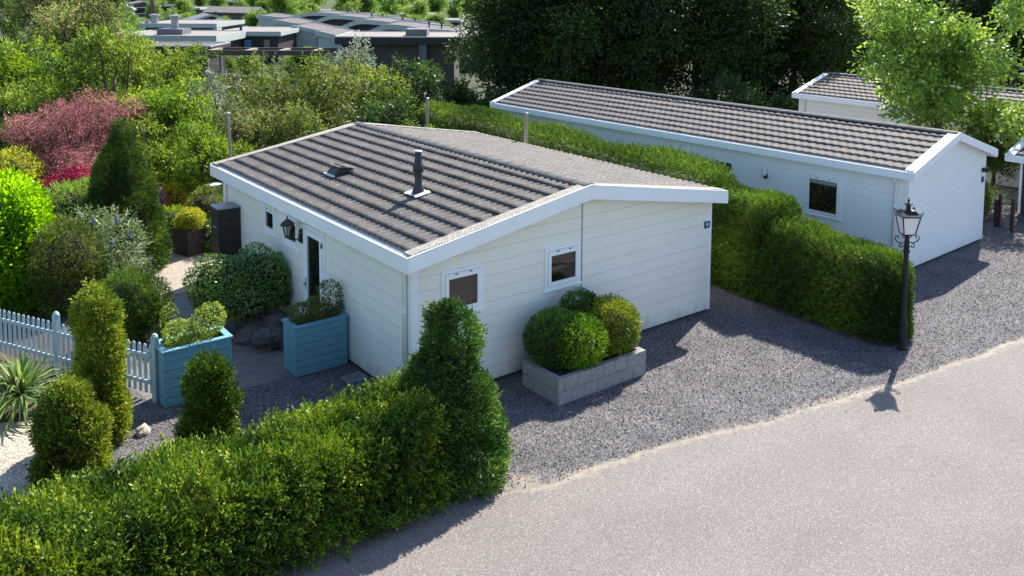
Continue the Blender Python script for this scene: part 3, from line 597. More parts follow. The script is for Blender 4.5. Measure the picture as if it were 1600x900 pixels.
# flue and roof vent on the left slope
def on_slope(x): return pl1(x)+0.03
fx, fy = 1.62, 2.45; fz = on_slope(fx); sl = math.tan(math.atan2(HR1-HE1, W1/2+0.25))
b = MB(); b.lathe([(0.146, -0.12), (0.129, 0.03), (0.090, 0.15), (0.077, 0.18), (0.073, 0.40), (0.074, 0.44)], (fx, fy, fz), 18); fl = b.build('flue_pipe', M['plastic'], h1, smooth=True)
b = MB(); b.lathe([(0.073, 0.43), (0.101, 0.432), (0.110, 0.47), (0.114, 0.53), (0.101, 0.58), (0.079, 0.615), (0.065, 0.83), (0.060, 0.85), (0.052, 0.85)], (fx, fy, fz), 18); b.build('cowl', M['plastic'], fl, smooth=True)
b = MB(); b.lathe([(0.085, 0.852), (0.08, 0.866), (0.02, 0.872)], (fx, fy, fz), 18); b.build('cap', M['lead'], fl, smooth=True)
b = MB(); n = 14; 
V = []; 
for i in range(n):
    for j in range(8):
        x = fx-0.20+0.36*j/7; y = fy-0.23+0.46*i/(n-1); V.append((x, y, on_slope(x)+0.026+0.010*math.sin(2*math.pi*y/0.19)))
F = [(i*8+j, i*8+j+1, (i+1)*8+j+1, (i+1)*8+j) for i in range(n-1) for j in range(7)]; b.add(V, F); b.build('flashing', M['lead'], fl, smooth=True)
vx, vy = 1.3, 5.35; z0 = on_slope(vx)
b = MB(); b.add([(vx-0.2, vy-0.2, on_slope(vx-0.2)+0.03), (vx-0.2, vy+0.2, on_slope(vx-0.2)+0.03), (vx-0.05, vy+0.17, z0+0.17), (vx-0.05, vy-0.17, z0+0.17), (vx+0.32, vy-0.2, on_slope(vx+0.32)+0.03), (vx+0.32, vy+0.2, on_slope(vx+0.32)+0.03), (vx+0.02, vy-0.19, z0+0.2), (vx+0.02, vy+0.19, z0+0.2)],
    [(0, 1, 2, 3), (3, 2, 7, 6), (6, 7, 5, 4), (0, 3, 6, 4), (1, 5, 7, 2)]); rv = b.build('roof_vent', M['plastic'], h1)
b = MB(); b.add([(vx-0.1, vy-0.23, z0+0.185), (vx-0.1, vy+0.23, z0+0.185), (vx+0.35, vy+0.23, on_slope(vx+0.35)+0.07), (vx+0.35, vy-0.23, on_slope(vx+0.35)+0.07)], [(0, 1, 2, 3)]); b.build('vent_hood', M['tile'], rv)
b = MB(); b.box(vx-0.26, vx-0.2, vy-0.24, vy+0.22, on_slope(vx-0.23)+0.015, on_slope(vx-0.23)+0.045); b.build('flashing', M['lead'], rv)
# house number
b = MB(); b.box(7.42, 7.60, -0.04, -0.024, 1.92, 2.07); nb = b.build('house_number', M['blue'], h1, bevel=0.003)
text_mesh('digits', '36', 0.11, Matrix.Translation((7.51, -0.042, 2.0)) @ Matrix.Rotation(math.pi/2, 4, 'X'), M['white'], nb)
b = MB(); b.box(7.43, 7.58, -0.04, -0.024, 2.08, 2.18); b.build('name_plate', M['white'], h1, bevel=0.003)

# long chalet
h2 = thing('chalet', 'long white chalet with brown-grey tiled roof behind the clipped conifer hedge', 'chalet', (13.774, -1.218, 0), 0.047)
W2, L2, HE2, HR2 = 4.494, 16.3, 2.61, 3.34
chalet(h2, W2, L2, HE2, HR2, og=0.25, o=0.25, hf=0.19, nc=7, board=0.17, wave=0.24, mw='wall2', mt='tile2', verge='white', step=0.018, amp=0.013, right_nc=7, gap=0.0035)
T2 = wallT('left', W2, L2)
w2 = add_window(h2, T2, 1.80, 2.85, 1.0, 2.10, 0.05)
bl = MB(); bl.tbox(T2, 1.925, 2.725, 0.041, 0.047, 1.86, 1.97); bl.build('blind', M['grey'], w2)
downpipe(h2, -0.075, 0.30, 0.08, 2.42, 0.1)
b = MB(); b.tbox(T2, 5.35, 5.85, 0.0, 0.05, 1.72, 1.95); b.build('vent_grille', M['dark'], h2)
for yy in (4.14,):
    b = MB(); b.tbox(T2, yy-0.05, yy+0.05, 0.0, 0.09, 1.72, 1.85); wl = b.build('wall_lamp', M['dark'], h2, bevel=0.01)
    b = MB(); b.lathe([(0.045, 0), (0.05, 0.05), (0.05, 0.27), (0.045, 0.28)], (-0.12, yy, 1.80), 12); b.build('lamp_shade', M['opal'], wl, smooth=True)
b = MB(); b.box(W2-0.24, W2-0.06, -0.10, -0.024, 2.02, 2.14); b.build('wall_spotlight', M['dark'], h2, bevel=0.008)
b = MB(); b.box(W2-0.23, W2-0.08, -0.04, -0.024, 1.72, 1.88); b.build('house_number', M['blue'], h2, bevel=0.003)
b = MB(); b.box(W2-0.22, W2-0.09, -0.04, -0.024, 1.89, 1.98); b.build('name_plate', M['white'], h2, bevel=0.003)
b = MB(); b.box(W2+0.031, W2+0.036, -0.028, 0.055, 0.06, 2.4); b.build('corner_strip', M['browncl'], h2)

# chalet behind the light tree
h3 = thing('chalet', 'white chalet with brown tiled roof half hidden behind the light green tree', 'chalet', (26.1, -6.0, 0), 0.03)
chalet(h3, 4.6, 16.2, 2.58, 3.3, og=0.25, o=0.25, hf=0.2, nc=7, board=0.17, wave=0.24, mw='wall', mt='tile2', verge='white', step=0.018, amp=0.013)
downpipe(h3, -0.075, 15.9, 0.08, 2.4, 0.1)
# low roof at the right edge
sx, sy = spot(1583, 28)
h4 = thing('chalet', 'low white eaved roof corner with brown tiles cut off at the right edge', 'shed', (sx+0.55, sy-4.3, 0), 0.03)
chalet(h4, 3.0, 4.0, 1.93, 2.55, og=0.3, o=0.55, hf=0.18, nc=6, board=0.17, wave=0.24, mw='navy', mt='tile2', verge='white', step=0.018, amp=0.013)
# ------------------------------------------------------------------ street lamp
lp = thing('street_lamp', 'black classic street lamp with white lantern panes at the hedge end', 'street lamp', (9.11, -3.74, 0))
b = MB(); b.lathe([(0.10, 0), (0.10, 0.05), (0.085, 0.07), (0.08, 0.5), (0.092, 0.53), (0.092, 0.57), (0.07, 0.6), (0.055, 0.72), (0.052, 1.4), (0.048, 1.98), (0.07, 2.0), (0.07, 2.03), (0.05, 2.05), (0.05, 2.09), (0.066, 2.11), (0.05, 2.14), (0.042, 2.3), (0.05, 2.33), (0.035, 2.345)], n=14)
b.build('pole', M['greenblack'], lp, smooth=False)
for s in (-1, 1):
    b = MB(); ux, uy = 0.793*s, -0.609*s
    def sp(pts, r=0.012): b.tube([(ux*a, uy*a, z) for a, z in pts], r, 7)
    sp([(0.03, 2.2), (0.12, 2.185), (0.2, 2.215), (0.245, 2.27), (0.235, 2.32), (0.195, 2.33), (0.17, 2.30), (0.19, 2.275)])
    sp([(0.09, 2.19), (0.14, 2.16), (0.155, 2.12), (0.125, 2.09), (0.09, 2.105), (0.095, 2.14)])
    sp([(0.03, 2.27), (0.075, 2.3), (0.105, 2.36)], 0.009)
    b.build('scroll_arm', M['greenblack'], lp, smooth=True)
A45 = math.radians(97.5)
def sq(r, z, k=4, off=0): return [(r*math.cos(A45+math.pi/2*j+off), r*math.sin(A45+math.pi/2*j+off), z) for j in range(k)]
lo, hi = sq(0.155, 2.37), sq(0.245, 2.735)
f = MB(); f.add(lo+hi, [(0, 1, 2, 3)]); 
for j in range(4):
    f.tube([lo[j], hi[j]], 0.012, 6); f.tube([lo[j], lo[(j+1) % 4]], 0.012, 6); f.tube([hi[j], hi[(j+1) % 4]], 0.014, 6); f.tube([(0, 0, 2.335), lo[j]], 0.011, 6)
fr = f.build('lantern_frame', M['greenblack'], lp)
for j in range(4):
    g = MB(); k = 0.965; P = [Vector(lo[j])*1, Vector(lo[(j+1) % 4]), Vector(hi[(j+1) % 4]), Vector(hi[j])]; P = [Vector((p.x*k, p.y*k, p.z)) for p in P]; g.add(P, [(0, 1, 2, 3)]); g.build('pane', M['opal'], fr)
rp = MB(); r0, r1, r2 = sq(0.25, 2.745), sq(0.15, 2.85), sq(0.06, 2.875)
rp.add(r0+r1+r2, [(j, (j+1) % 4, 4+(j+1) % 4, 4+j) for j in range(4)]+[(4+j, 4+(j+1) % 4, 8+(j+1) % 4, 8+j) for j in range(4)]+[(8, 9, 10, 11), (3, 2, 1, 0)])
rp.lathe([(0.045, 2.86), (0.042, 2.945), (0.075, 2.955), (0.08, 2.975), (0.045, 2.995), (0.018, 3.0), (0.014, 3.02), (0.028, 3.035), (0.014, 3.055), (0.004, 3.10)], n=12)
rr = rp.build('lantern_roof', M['greenblack'], lp)
cr = MB(); q0, q1 = sq(0.27, 2.752), sq(0.315, 2.865)
for j in range(4):
    a0, a1, b0, b1 = [Vector(p) for p in (q0[j], q0[(j+1) % 4], q1[j], q1[(j+1) % 4])]
    cr.add([a0, a1, a0.lerp(a1, 0.8)+(b1-a1)*0.55, b1, b0, a1.lerp(a0, 0.8)+(b0-a0)*0.55][:2]+[b1, a0.lerp(a1, 0.72)+Vector((0, 0, .03)), a1.lerp(a0, 0.72)+Vector((0, 0, .03)), b0], [(0, 1, 2, 3, 4, 5)])
cr.build('crown_edge', M['grey'], rr)

# ------------------------------------------------------------------ planters, box plants
def planter_box(name, x0, x1, y0, y1, h, label, nb=6):
    t = thing(name, label, 'planter', ((x0+x1)/2, (y0+y1)/2, 0)); a, d = (x1-x0)/2, (y1-y0)/2
    bh = (h-0.06)/nb
    b = MB()
    for k in range(nb):
        z0, z1 = 0.02+k*bh, 0.02+(k+1)*bh-0.007
        b.box(-a, a, -d, -d+0.03, z0, z1); b.box(-a, a, d-0.03, d, z0, z1); b.box(-a, -a+0.03, -d+0.031, d-0.031, z0, z1); b.box(a-0.03, a, -d+0.031, d-0.031, z0, z1)
    b.build('box', M['teal'], t, bevel=0.005)
    i = MB(); i.box(-a+0.032, a-0.032, -d+0.032, d-0.032, 0.02, h-0.12); i.build('soil', M['soil'], t)
    r = MB(); z0, z1 = h-0.04, h; w = 0.085
    r.box(-a-0.03, a+0.03, -d-0.03, -d+w, z0, z1); r.box(-a-0.03, a+0.03, d-w, d+0.03, z0, z1); r.box(-a-0.03, -a+w, -d+w+0.001, d-w-0.001, z0, z1); r.box(a-w, a+0.03, -d+w+0.001, d-w-0.001, z0, z1)
    r.build('rim', M['teal'], t, bevel=0.005)
    return t
planter_box('planter', -3.42, -2.25, 2.48, 3.06, 1.02, 'tall teal boarded planter joined to the picket gate post')
planter_box('planter', -1.14, -0.09, 2.26, 2.80, 0.97, 'tall teal boarded planter standing against the chalet side wall')
bp = thing('block_planter', 'low grey concrete block planter holding clipped box balls below the gable', 'planter', (3.1, -0.94, 0))
b = MB(); X0, X1, Y0, Y1, T = -1.07, 1.07, -0.52, 0.5, 0.12; hz = 0.235
for k in range(2):
    z0, z1 = 0.0+k*hz, (k+1)*hz-0.006; off = 0.15*(k % 2)
    def run(a0, a1, fn):
        x = a0-off
        while x < a1-0.02:
            s, e = max(x, a0), min(x+0.3, a1)
            if e-s > 0.03: fn(s+0.002, e-0.002, random.uniform(-0.004, 0.004))
            x += 0.3
    run(X0, X1, lambda s, e, j: b.box(s, e, Y0+j, Y0+T, z0, z1)); run(X0, X1, lambda s, e, j: b.box(s, e, Y1-T, Y1+j, z0, z1))
    run(Y0+T, Y1-T, lambda s, e, j: b.box(X0+j, X0+T, s, e, z0, z1)); run(Y0+T, Y1-T, lambda s, e, j: b.box(X1-T, X1+j, s, e, z0, z1))
b.build('block_wall', M['block'], bp, bevel=0.008)
b = MB(); b.box(X0+T+0.002, X1-T-0.002, Y0+T+0.002, Y1-T-0.002, 0, 0.37); b.build('soil', M['soil'], bp)

def shrub(name, label, cat, x, y, balls, n, mat, leaf=0.05, lw=0.45, mode='sprig', k=5, lump=0.12, inner=0.25, core=True, group=None, z=0, up=0.25, sag=0.0, f=3.0, tone=0.25, seed=None, stems=0):
    """shrub made of overlapping leafy balls [(dx,dy,z,rx,ry,rz)]"""
    t = thing(name, label, cat, (x, y, z), 0, group)
    sd = seed if seed is not None else int(abs(x*977+y*131)) % 9999
    area = np.array([(b[3]*b[4]+b[3]*b[5]+b[4]*b[5]) for b in balls]); cnt = (n*area/area.sum()).astype(int)
    P, A = [], []
    for i, (bb, c) in enumerate(zip(balls, cnt)):
        p, q = ball_pts(bb[:3], bb[3:], c, lump, f, sd+i, inner)
        keep = p[:, 2] > 0.03
        for j, ob in enumerate(balls):
            if j != i: keep &= ((((p-np.array(ob[:3]))/np.array(ob[3:]))**2).sum(1) > 0.45)
        P.append(p[keep]); A.append(q[keep])
    P, A = np.concatenate(P), np.concatenate(A)
    rnd = 0.45+tone*nz(P, 3.0, sd+77)+0.16*RG.normal(size=len(P))
    ax = A+np.array([0, 0, up])+RG.normal(size=A.shape)*0.45
    cv = None
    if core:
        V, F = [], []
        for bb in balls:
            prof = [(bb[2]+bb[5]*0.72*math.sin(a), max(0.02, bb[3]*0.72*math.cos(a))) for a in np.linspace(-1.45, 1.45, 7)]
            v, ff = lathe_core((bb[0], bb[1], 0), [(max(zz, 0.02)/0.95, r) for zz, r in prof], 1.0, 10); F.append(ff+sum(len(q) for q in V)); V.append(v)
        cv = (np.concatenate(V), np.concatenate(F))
    if mode == 'sprig':
        a = sprigs(P, ax, k, leaf*0.55, leaf, leaf*lw, rnd, sag=sag); leaf_mesh('foliage', *a[:3], a[3], a[4], a[5], mat, t, cv, M['twig'])
    else:
        d = nrm(np.cross(A, RG.normal(size=A.shape)))+A*0.5+RG.normal(size=A.shape)*0.3; d[:, 2] -= sag
        leaf_mesh('foliage', P, d, ax, leaf*RG.uniform(0.7, 1.3, len(P)), leaf*lw, rnd, mat, t, cv, M['twig'])
    if stems:
        s = MB()
        for i in range(stems):
            bb = balls[i % len(balls)]; s.tube([(random.uniform(-.08, .08), random.uniform(-.08, .08), 0), (bb[0]*0.5, bb[1]*0.5, bb[2]*0.5), (bb[0], bb[1], bb[2])], [0.03, 0.024, 0.012], 6)
        s.build('stem', M['bark'], t)
    return t
shrub('box_ball', 'bright green clipped box ball at the front left corner of the block planter', 'box plant', 2.86, -1.02, [(0, 0, 0.80, 0.50, 0.48, 0.46)], 3600, L['box'], 0.042, 0.5, k=4, lump=0.09, z=0.0, group='box balls in the block planter')
shrub('box_ball', 'dark green clipped box ball against the wall at the left end of the block planter', 'box plant', 2.55, -0.72, [(0, 0, 0.84, 0.54, 0.42, 0.50)], 3600, L['yewd'], 0.042, 0.5, k=4, lump=0.09, group='box balls in the block planter')
shrub('box_ball', 'yellowish clipped box ball at the right end of the block planter', 'box plant', 3.72, -0.92, [(0, 0, 0.86, 0.52, 0.50, 0.50)], 3600, L['boxy'], 0.042, 0.5, k=4, lump=0.09, group='box balls in the block planter')
shrub('box_ball', 'small dark box ball peeping between the larger two at the wall', 'box plant', 3.40, -0.50, [(0, 0, 0.98, 0.44, 0.32, 0.46)], 2400, L['yewd'], 0.042, 0.5, k=4, lump=0.09, group='box balls in the block planter')
shrub('planter_shrub', 'pale yellow green shrub growing in the planter by the gate', 'shrub', -2.84, 2.77, [(-0.28, 0, 1.17, 0.26, 0.2, 0.24), (-0.05, 0.02, 1.14, 0.22, 0.18, 0.2), (0.34, 0.02, 1.25, 0.27, 0.21, 0.30), (-0.02, 0.0, 1.08, 0.5, 0.16, 0.13)], 2600, L['varieg'], 0.055, 0.55, mode='leaf', lump=0.2, core=False, stems=4)
shrub('planter_shrub', 'brownish green shrub growing in the planter against the wall', 'shrub', -0.62, 2.54, [(-0.3, 0, 1.10, 0.25, 0.2, 0.22), (0.02, 0, 1.14, 0.3, 0.22, 0.25), (0.33, 0.02, 1.26, 0.24, 0.2, 0.33), (0.2, 0, 1.05, 0.38, 0.2, 0.18)], 3200, leafm('brown_green_leaf', [(0, (0.05, 0.07, 0.015)), (0.55, (0.10, 0.13, 0.025)), (0.85, (0.2, 0.17, 0.04)), (1, (0.25, 0.09, 0.05))], 0.3), 0.05, 0.55, mode='leaf', lump=0.2, core=False, stems=4)

# ------------------------------------------------------------------ front hedge and topiary
def const(v): return lambda s: np.full(len(s), float(v))
def hedge(name, label, cat, path, hw, h, n, mat, leaf, k=6, lump=0.1, f=2.0, seed=1, p=5.0, up=0.3, lw=0.36, inner=0.15, tone=0.28, endr=0.45, shoot=0.14):
    x0, y0 = path[0]; t = thing(name, label, cat, (x0, y0, 0)); q = [(x-x0, y-y0) for x, y in path]
    P, A = hedge_pts(q, hw, h, n, p, lump, f, seed, inner, endr)
    out = RG.random(len(P)) < 0.07; P = P+np.where(out, RG.random(len(P))*shoot, 0)[:, None]*(A*0.5+np.array([0, 0, 0.6]))
    rnd = 0.42+tone*nz(P, 2.2, seed+5)+0.17*RG.normal(size=len(P))+0.12*A[:, 2]  # leaf colour varies at random and is set lighter where the hedge faces up
    ax = A*0.9+np.array([0, 0, up])+RG.normal(size=A.shape)*0.42
    a = sprigs(P, ax, k, leaf*0.5, leaf, leaf*lw, rnd)
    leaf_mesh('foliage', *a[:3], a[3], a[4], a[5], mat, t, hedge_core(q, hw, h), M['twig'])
    return t
hedge('hedge', 'wide glossy green yew hedge along the road in the foreground', 'hedge', [(-12.5, -1.75), (-8.0, -1.75), (-4.0, -1.85), (-0.9, -2.1)],
      lambda s: np.interp(s, [0, 4, 8.5, 11.6], [1.0, 1.0, 0.9, 0.62]), lambda s: 1.05+0.06*np.sin(s*1.7)+0.04*np.sin(s*4.1)+np.interp(s, [0, 7.5, 9, 10, 11.6], [0, -0.05, 0.0, 0.12, 0.3]), 31000, L['yew'], 0.062, k=7, lump=0.17, f=3.4, seed=21, p=4.6, lw=0.46, inner=0.26)
def topiary(name, label, x, y, prof, n, mat, leaf=0.045, k=6, lump=0.06, f=4.0, seed=0, cat='topiary', up=0.5, lw=0.32, inner=0.15, tone=0.25):
    t = thing(name, label, cat, (x, y, 0)); prof = [(z if i < len(prof)-2 else z-0.05, max(r-0.075, 0.02)) for i, (z, r) in enumerate(prof)]
    P, A = lathe_pts((0, 0, 0), prof, n, lump, f, seed, inner); q = P[:, 2] > 0.03; P, A = P[q], A[q]
    out = RG.random(len(P)) < 0.08; P = P+np.where(out, RG.random(len(P))*0.11, 0)[:, None]*(A*0.6+np.array([0, 0, 0.5]))
    rnd = 0.45+tone*nz(P, 3.0, seed+3)+0.17*RG.normal(size=len(P)); ax = A*0.8+np.array([0, 0, up])+RG.normal(size=A.shape)*0.4
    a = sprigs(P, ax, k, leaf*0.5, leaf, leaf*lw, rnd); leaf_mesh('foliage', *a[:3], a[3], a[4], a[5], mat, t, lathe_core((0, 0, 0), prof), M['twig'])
    return t
topiary('topiary_yew', 'tall bottle shaped yew at the right end of the foreground hedge', -0.68, -2.12, [(0.0, 0.76), (0.5, 0.86), (1.0, 0.76), (1.4, 0.58), (1.75, 0.42), (2.05, 0.37), (2.35, 0.30), (2.52, 0.24), (2.60, 0.05)], 10500, L['yewd'], 0.055, 6, 0.13, 5, 31, lw=0.45)
topiary('topiary_yew', 'slim upright golden conifer column in front of the picket gate', -4.53, 2.03, [(0.0, 0.43), (0.6, 0.43), (1.2, 0.36), (1.9, 0.29), (2.2, 0.27), (2.36, 0.2), (2.42, 0.04)], 8000, L['thuja'], 0.052, 6, 0.085, 5.5, 33, lw=0.42)
topiary('topiary_yew', 'rounded golden conifer bush beside the pale gravel path', -5.12, 1.25, [(0.0, 0.54), (0.4, 0.50), (0.85, 0.39), (1.15, 0.31), (1.30, 0.2), (1.36, 0.04)], 6500, L['thuja'], 0.052, 6, 0.11, 5.5, 35, lw=0.42)
topiary('topiary_yew', 'short egg shaped yew standing in front of the gate planter', -3.16, 0.94, [(0.0, 0.40), (0.4, 0.36), (0.8, 0.34), (1.1, 0.30), (1.25, 0.2), (1.32, 0.03)], 5000, L['yew'], 0.055, 6, 0.09, 5.5, 37, lw=0.42)
# clipped hedge between the two chalets
hedge('hedge', 'tall clipped conifer hedge between the two chalets, lowest at the street lamp', 'hedge', [(9.42, -3.6), (9.45, -2.4), (9.52, -0.2)], lambda s: np.interp(s, [0, 1.5, 3.4], [0.50, 0.60, 0.62]), lambda s: 1.66+0.07*s+0.04*np.sin(3*s), 16000, L['hedge'], 0.045, k=6, lump=0.055, inner=0.18, shoot=0.05, f=3.2, lw=0.46, seed=41, p=9, endr=0.5)
hedge('hedge', 'middle step of the clipped conifer hedge beside the house number', 'hedge', [(9.52, -0.62), (9.8, 1.9)], const(0.63), lambda s: 2.24+0.04*np.sin(3*s), 15000, L['hedge'], 0.048, k=6, lump=0.055, inner=0.18, shoot=0.05, f=3.2, lw=0.46, seed=43, p=9, endr=0.3)
hedge('hedge', 'long far run of the clipped conifer hedge behind the grey roof', 'hedge', [(9.95, 1.4), (10.3, 6.0), (10.75, 12.0), (11.1, 17.0)], const(0.80), lambda s: 2.55+0.05*np.sin(1.3*s), 34000, L['hedge'], 0.075, k=5, lump=0.12, f=2.0, seed=45, p=5, endr=0.5)

# ------------------------------------------------------------------ picket gate and fence
A0, A1 = np.array([-3.45, 2.86]), np.array([-5.6, 7.05]); AD = (A1-A0)/np.linalg.norm(A1-A0); AN = np.array([-AD[1], AD[0]])
FR = math.atan2(AD[1], AD[0])
def pickets(root, a0, a1, top, n, bulge=0.0):
    b = MB(); st = (a1-a0)/n
    for i in range(n):
        a = a0+st*(i+0.5); h = top+bulge*math.cos((a-(a0+a1)/2)/(a1-a0)*math.pi)
        y0 = -0.03; w = 0.034
        b.prism([(a-w, 0.1), (a+w, 0.1), (a+w, h-0.03), (a+w*0.5, h), (a-w*0.5, h), (a-w, h-0.03)], y0-0.022, y0)
    b.build('picket_panel', M['fence'], root, bevel=0.004)
    for z in (0.3, top-0.2):
        r = MB(); r.box(a0, a1, 0.002, 0.04, z, z+0.065); r.build('rail', M['fence'], root, bevel=0.004)
def post(root, a, h, w=0.05):
    b = MB(); b.box(a-w, a+w, -0.05, 0.05, 0, h-0.05); b.lathe([(w*1.35, h-0.05), (w*1.2, h-0.02), (w*0.7, h+0.015), (0.01, h+0.03)], (a, 0, 0), 10); b.build('post', M['fence'], root, bevel=0.005)
gt = thing('picket_gate', 'blue grey picket gate hung from the round topped post beside the planter', 'gate', (A0[0], A0[1], 0), FR)
post(gt, 0.0, 1.2); pickets(gt, 0.08, 1.02, 0.98, 7)
fn = thing('picket_fence', 'blue grey picket fence in the shade behind the yucca', 'fence', (A0[0]+AD[0]*1.12, A0[1]+AD[1]*1.12, 0), FR)
post(fn, 0.0, 1.18); pickets(fn, 0.07, 1.3, 0.97, 9); post(fn, 1.36, 1.18); pickets(fn, 1.43, 3.9, 0.97, 18); post(fn, 3.96, 1.18)

# ------------------------------------------------------------------ yucca, grasses
def blades(name, label, cat, x, y, n, ln, w, mat, sag, z=0.0, spread=1.0, group=None, elev=(0.3, 1.4), trunk=0.0):
    t = thing(name, label, cat, (x, y, z)); V = []; F = []; R = []
    me_P = []
    for i in range(n):
        az = random.uniform(0, 6.283); el = random.uniform(*elev); l = ln*random.uniform(0.65, 1.1); d = Vector((math.cos(az)*math.cos(el), math.sin(az)*math.cos(el), math.sin(el)))
        side = Vector((-math.sin(az), math.cos(az), 0)); p = Vector((random.gauss(0, 0.04), random.gauss(0, 0.04), trunk+random.uniform(0, 0.12))); k = len(V); m = 6
        for j in range(m):
            u = j/(m-1); q = p+d*l*u; q = q+Vector((0, 0, -sag*l*u*u*random.uniform(0.8, 1.2)))
            ww = w*(0.6+0.9*u-1.48*u*u) if w > 0.012 else w*(1-u*0.9)
            V += [tuple(q-side*ww), tuple(q+side*ww)]
        F += [(k+2*j, k+2*j+1, k+2*j+3, k+2*j+2) for j in range(m-1)]; R += [min(1, max(0, random.gauss(0.5, 0.25)))]*(m-1)
    me = bpy.data.meshes.new('foliage'); me.from_pydata(V, [], F); at = me.attributes.new('rnd', 'FLOAT', 'FACE'); at.data.foreach_set('value', np.array(R, np.float32)); me.materials.append(mat)
    o = bpy.data.objects.new('foliage', me); C.objects.link(o); o.parent = t
    if trunk > 0.05: b = MB(); b.tube([(0, 0, 0), (0.02, 0.01, trunk+0.1)], [0.06, 0.05], 8); b.build('stem', M['bark'], t)
    return t
blades('yucca', 'spiky yucca with long sword leaves and dry tips on the pale gravel', 'yucca', -5.38, 3.75, 230, 1.0, 0.03, L['yucca'], 0.35, elev=(-0.1, 1.45), trunk=0.3)
blades('yucca', 'second yucca rosette at the left edge against the picket fence', 'yucca', -5.95, 4.05, 110, 0.95, 0.026, L['yucca'], 0.3, elev=(0.1, 1.45), trunk=0.3)
gx, gy = spot(1553, 28.6)
blades('ornamental_grass', 'pale fountain grass clump beside the far gate', 'grass', gx, gy, 420, 1.75, 0.008, L['straw'], 0.55, elev=(0.7, 1.45))
x, y = spot(1541, 27.6)
shrub('shrub', 'narrow green shrub at the far corner of the long white chalet', 'shrub', x, y, [(0, 0, 0.6, 0.3, 0.3, 0.65)], 1600, L['green'], 0.06, 0.4, k=4)

# ------------------------------------------------------------------ garden plants on the left
x, y = spot(20, 20.5)
t = hedge('laurel_hedge', 'bright lime green laurel hedge at the left edge behind the picket fence', 'hedge', [(-8.4, 9.0), (-5.6, 9.5), (-4.0, 9.7)], const(0.95), lambda s: 2.6+0.08*np.sin(2.1*s), 9500, L['laurel'], 0.115, k=5, lump=0.16, f=1.8, seed=51, p=4, up=0.8, lw=0.42, endr=0.7, tone=0.2)
topiary('cone_yew', 'tall dark green cone shaped yew on the terrace edge', -2.0, 10.7, [(0.0, 0.85), (0.4, 1.03), (1.0, 1.0), (1.7, 0.83), (2.4, 0.62), (3.0, 0.42), (3.5, 0.24), (3.8, 0.09)], 14000, L['darkyew'], 0.06, 6, 0.07, 4, 53, cat='yew', inner=0.12)
def at(u, d): return spot(u, d)
x, y = at(118, 22.3); shrub('shrub', 'broad grey green rounded shrub between the laurel and the cone yew', 'shrub', x, y, [(-0.25, 0, 1.3, 0.75, 0.7, 0.9), (0.45, 0, 1.35, 0.65, 0.6, 0.85), (0.1, -0.2, 0.7, 0.9, 0.7, 0.7)], 5200, L['bush'], 0.055, 0.45, k=5, lump=0.14)
x, y = at(88, 19.2); shrub('shrub', 'olive green domed shrub in front of the laurel hedge', 'shrub', x, y, [(0, 0, 1.05, 0.68, 0.62, 0.98), (0.15, -0.1, 0.5, 0.66, 0.6, 0.55)], 5200, L['olive'], 0.05, 0.45, k=5, lump=0.12)
x, y = at(150, 20.0); t = shrub('butterfly_bush', 'silvery leaved butterfly bush with blue flower spikes', 'shrub', x, y, [(-0.2, 0, 1.3, 0.5, 0.5, 0.6), (0.3, 0.1, 1.15, 0.45, 0.45, 0.75), (0.3, -0.1, 0.55, 0.55, 0.5, 0.6), (-0.1, 0, 0.7, 0.6, 0.5, 0.7)], 1500, leafm('sage_leaf', [(0, (0.06, 0.10, 0.04)), (0.5, (0.12, 0.18, 0.07)), (0.85, (0.24, 0.3, 0.17)), (1, (0.42, 0.45, 0.34))], 0.3), 0.11, 0.24, k=6, lump=0.3, up=0.6, sag=0.25, core=False)
M['lilac'] = pm('lilac_flower', (0.12, 0.10, 0.35), (0.22, 0.18, 0.48), 30, 0.8)
for dx, dy, dz in ((0.2, -0.3, 1.75), (-0.25, -0.2, 1.8), (0.05, -0.45, 1.3), (0.5, -0.2, 1.35)):
    b = MB(); b.lathe([(0.01, 0), (0.035, 0.04), (0.028, 0.14), (0.006, 0.24)], (dx, dy, dz), 8); b.build('flower_spike', M['lilac'], t)
x, y = at(196, 17.6); shrub('shrub', 'bushy upright conifer behind the picket gate', 'shrub', x, y, [(-0.15, 0, 0.75, 0.5, 0.5, 0.72), (0.25, 0.05, 0.62, 0.42, 0.45, 0.6), (-0.3, -0.1, 0.5, 0.4, 0.4, 0.5)], 5000, L['hedge'], 0.05, 0.35, k=6, up=0.9)
x, y = at(250, 17.2); shrub('shrub', 'little pink tipped shrub tucked beside the gate planter', 'shrub', x, y, [(0, 0, 0.55, 0.2, 0.2, 0.4)], 500, L['varieg'], 0.05, 0.5, mode='leaf', core=False)
x, y = at(366, 18.5); shrub('rhododendron', 'large dark rhododendron against the chalet side wall', 'rhododendron', x, y, [(-0.45, 0.05, 0.98, 0.66, 0.65, 0.60), (0.35, 0, 0.98, 0.72, 0.68, 0.66), (-0.1, -0.15, 0.72, 0.85, 0.65, 0.45), (0.62, -0.1, 0.78, 0.5, 0.5, 0.5)], 13000, L['rhodo'], 0.08, 0.45, mode='leaf', lump=0.17, inner=0.4, stems=5)
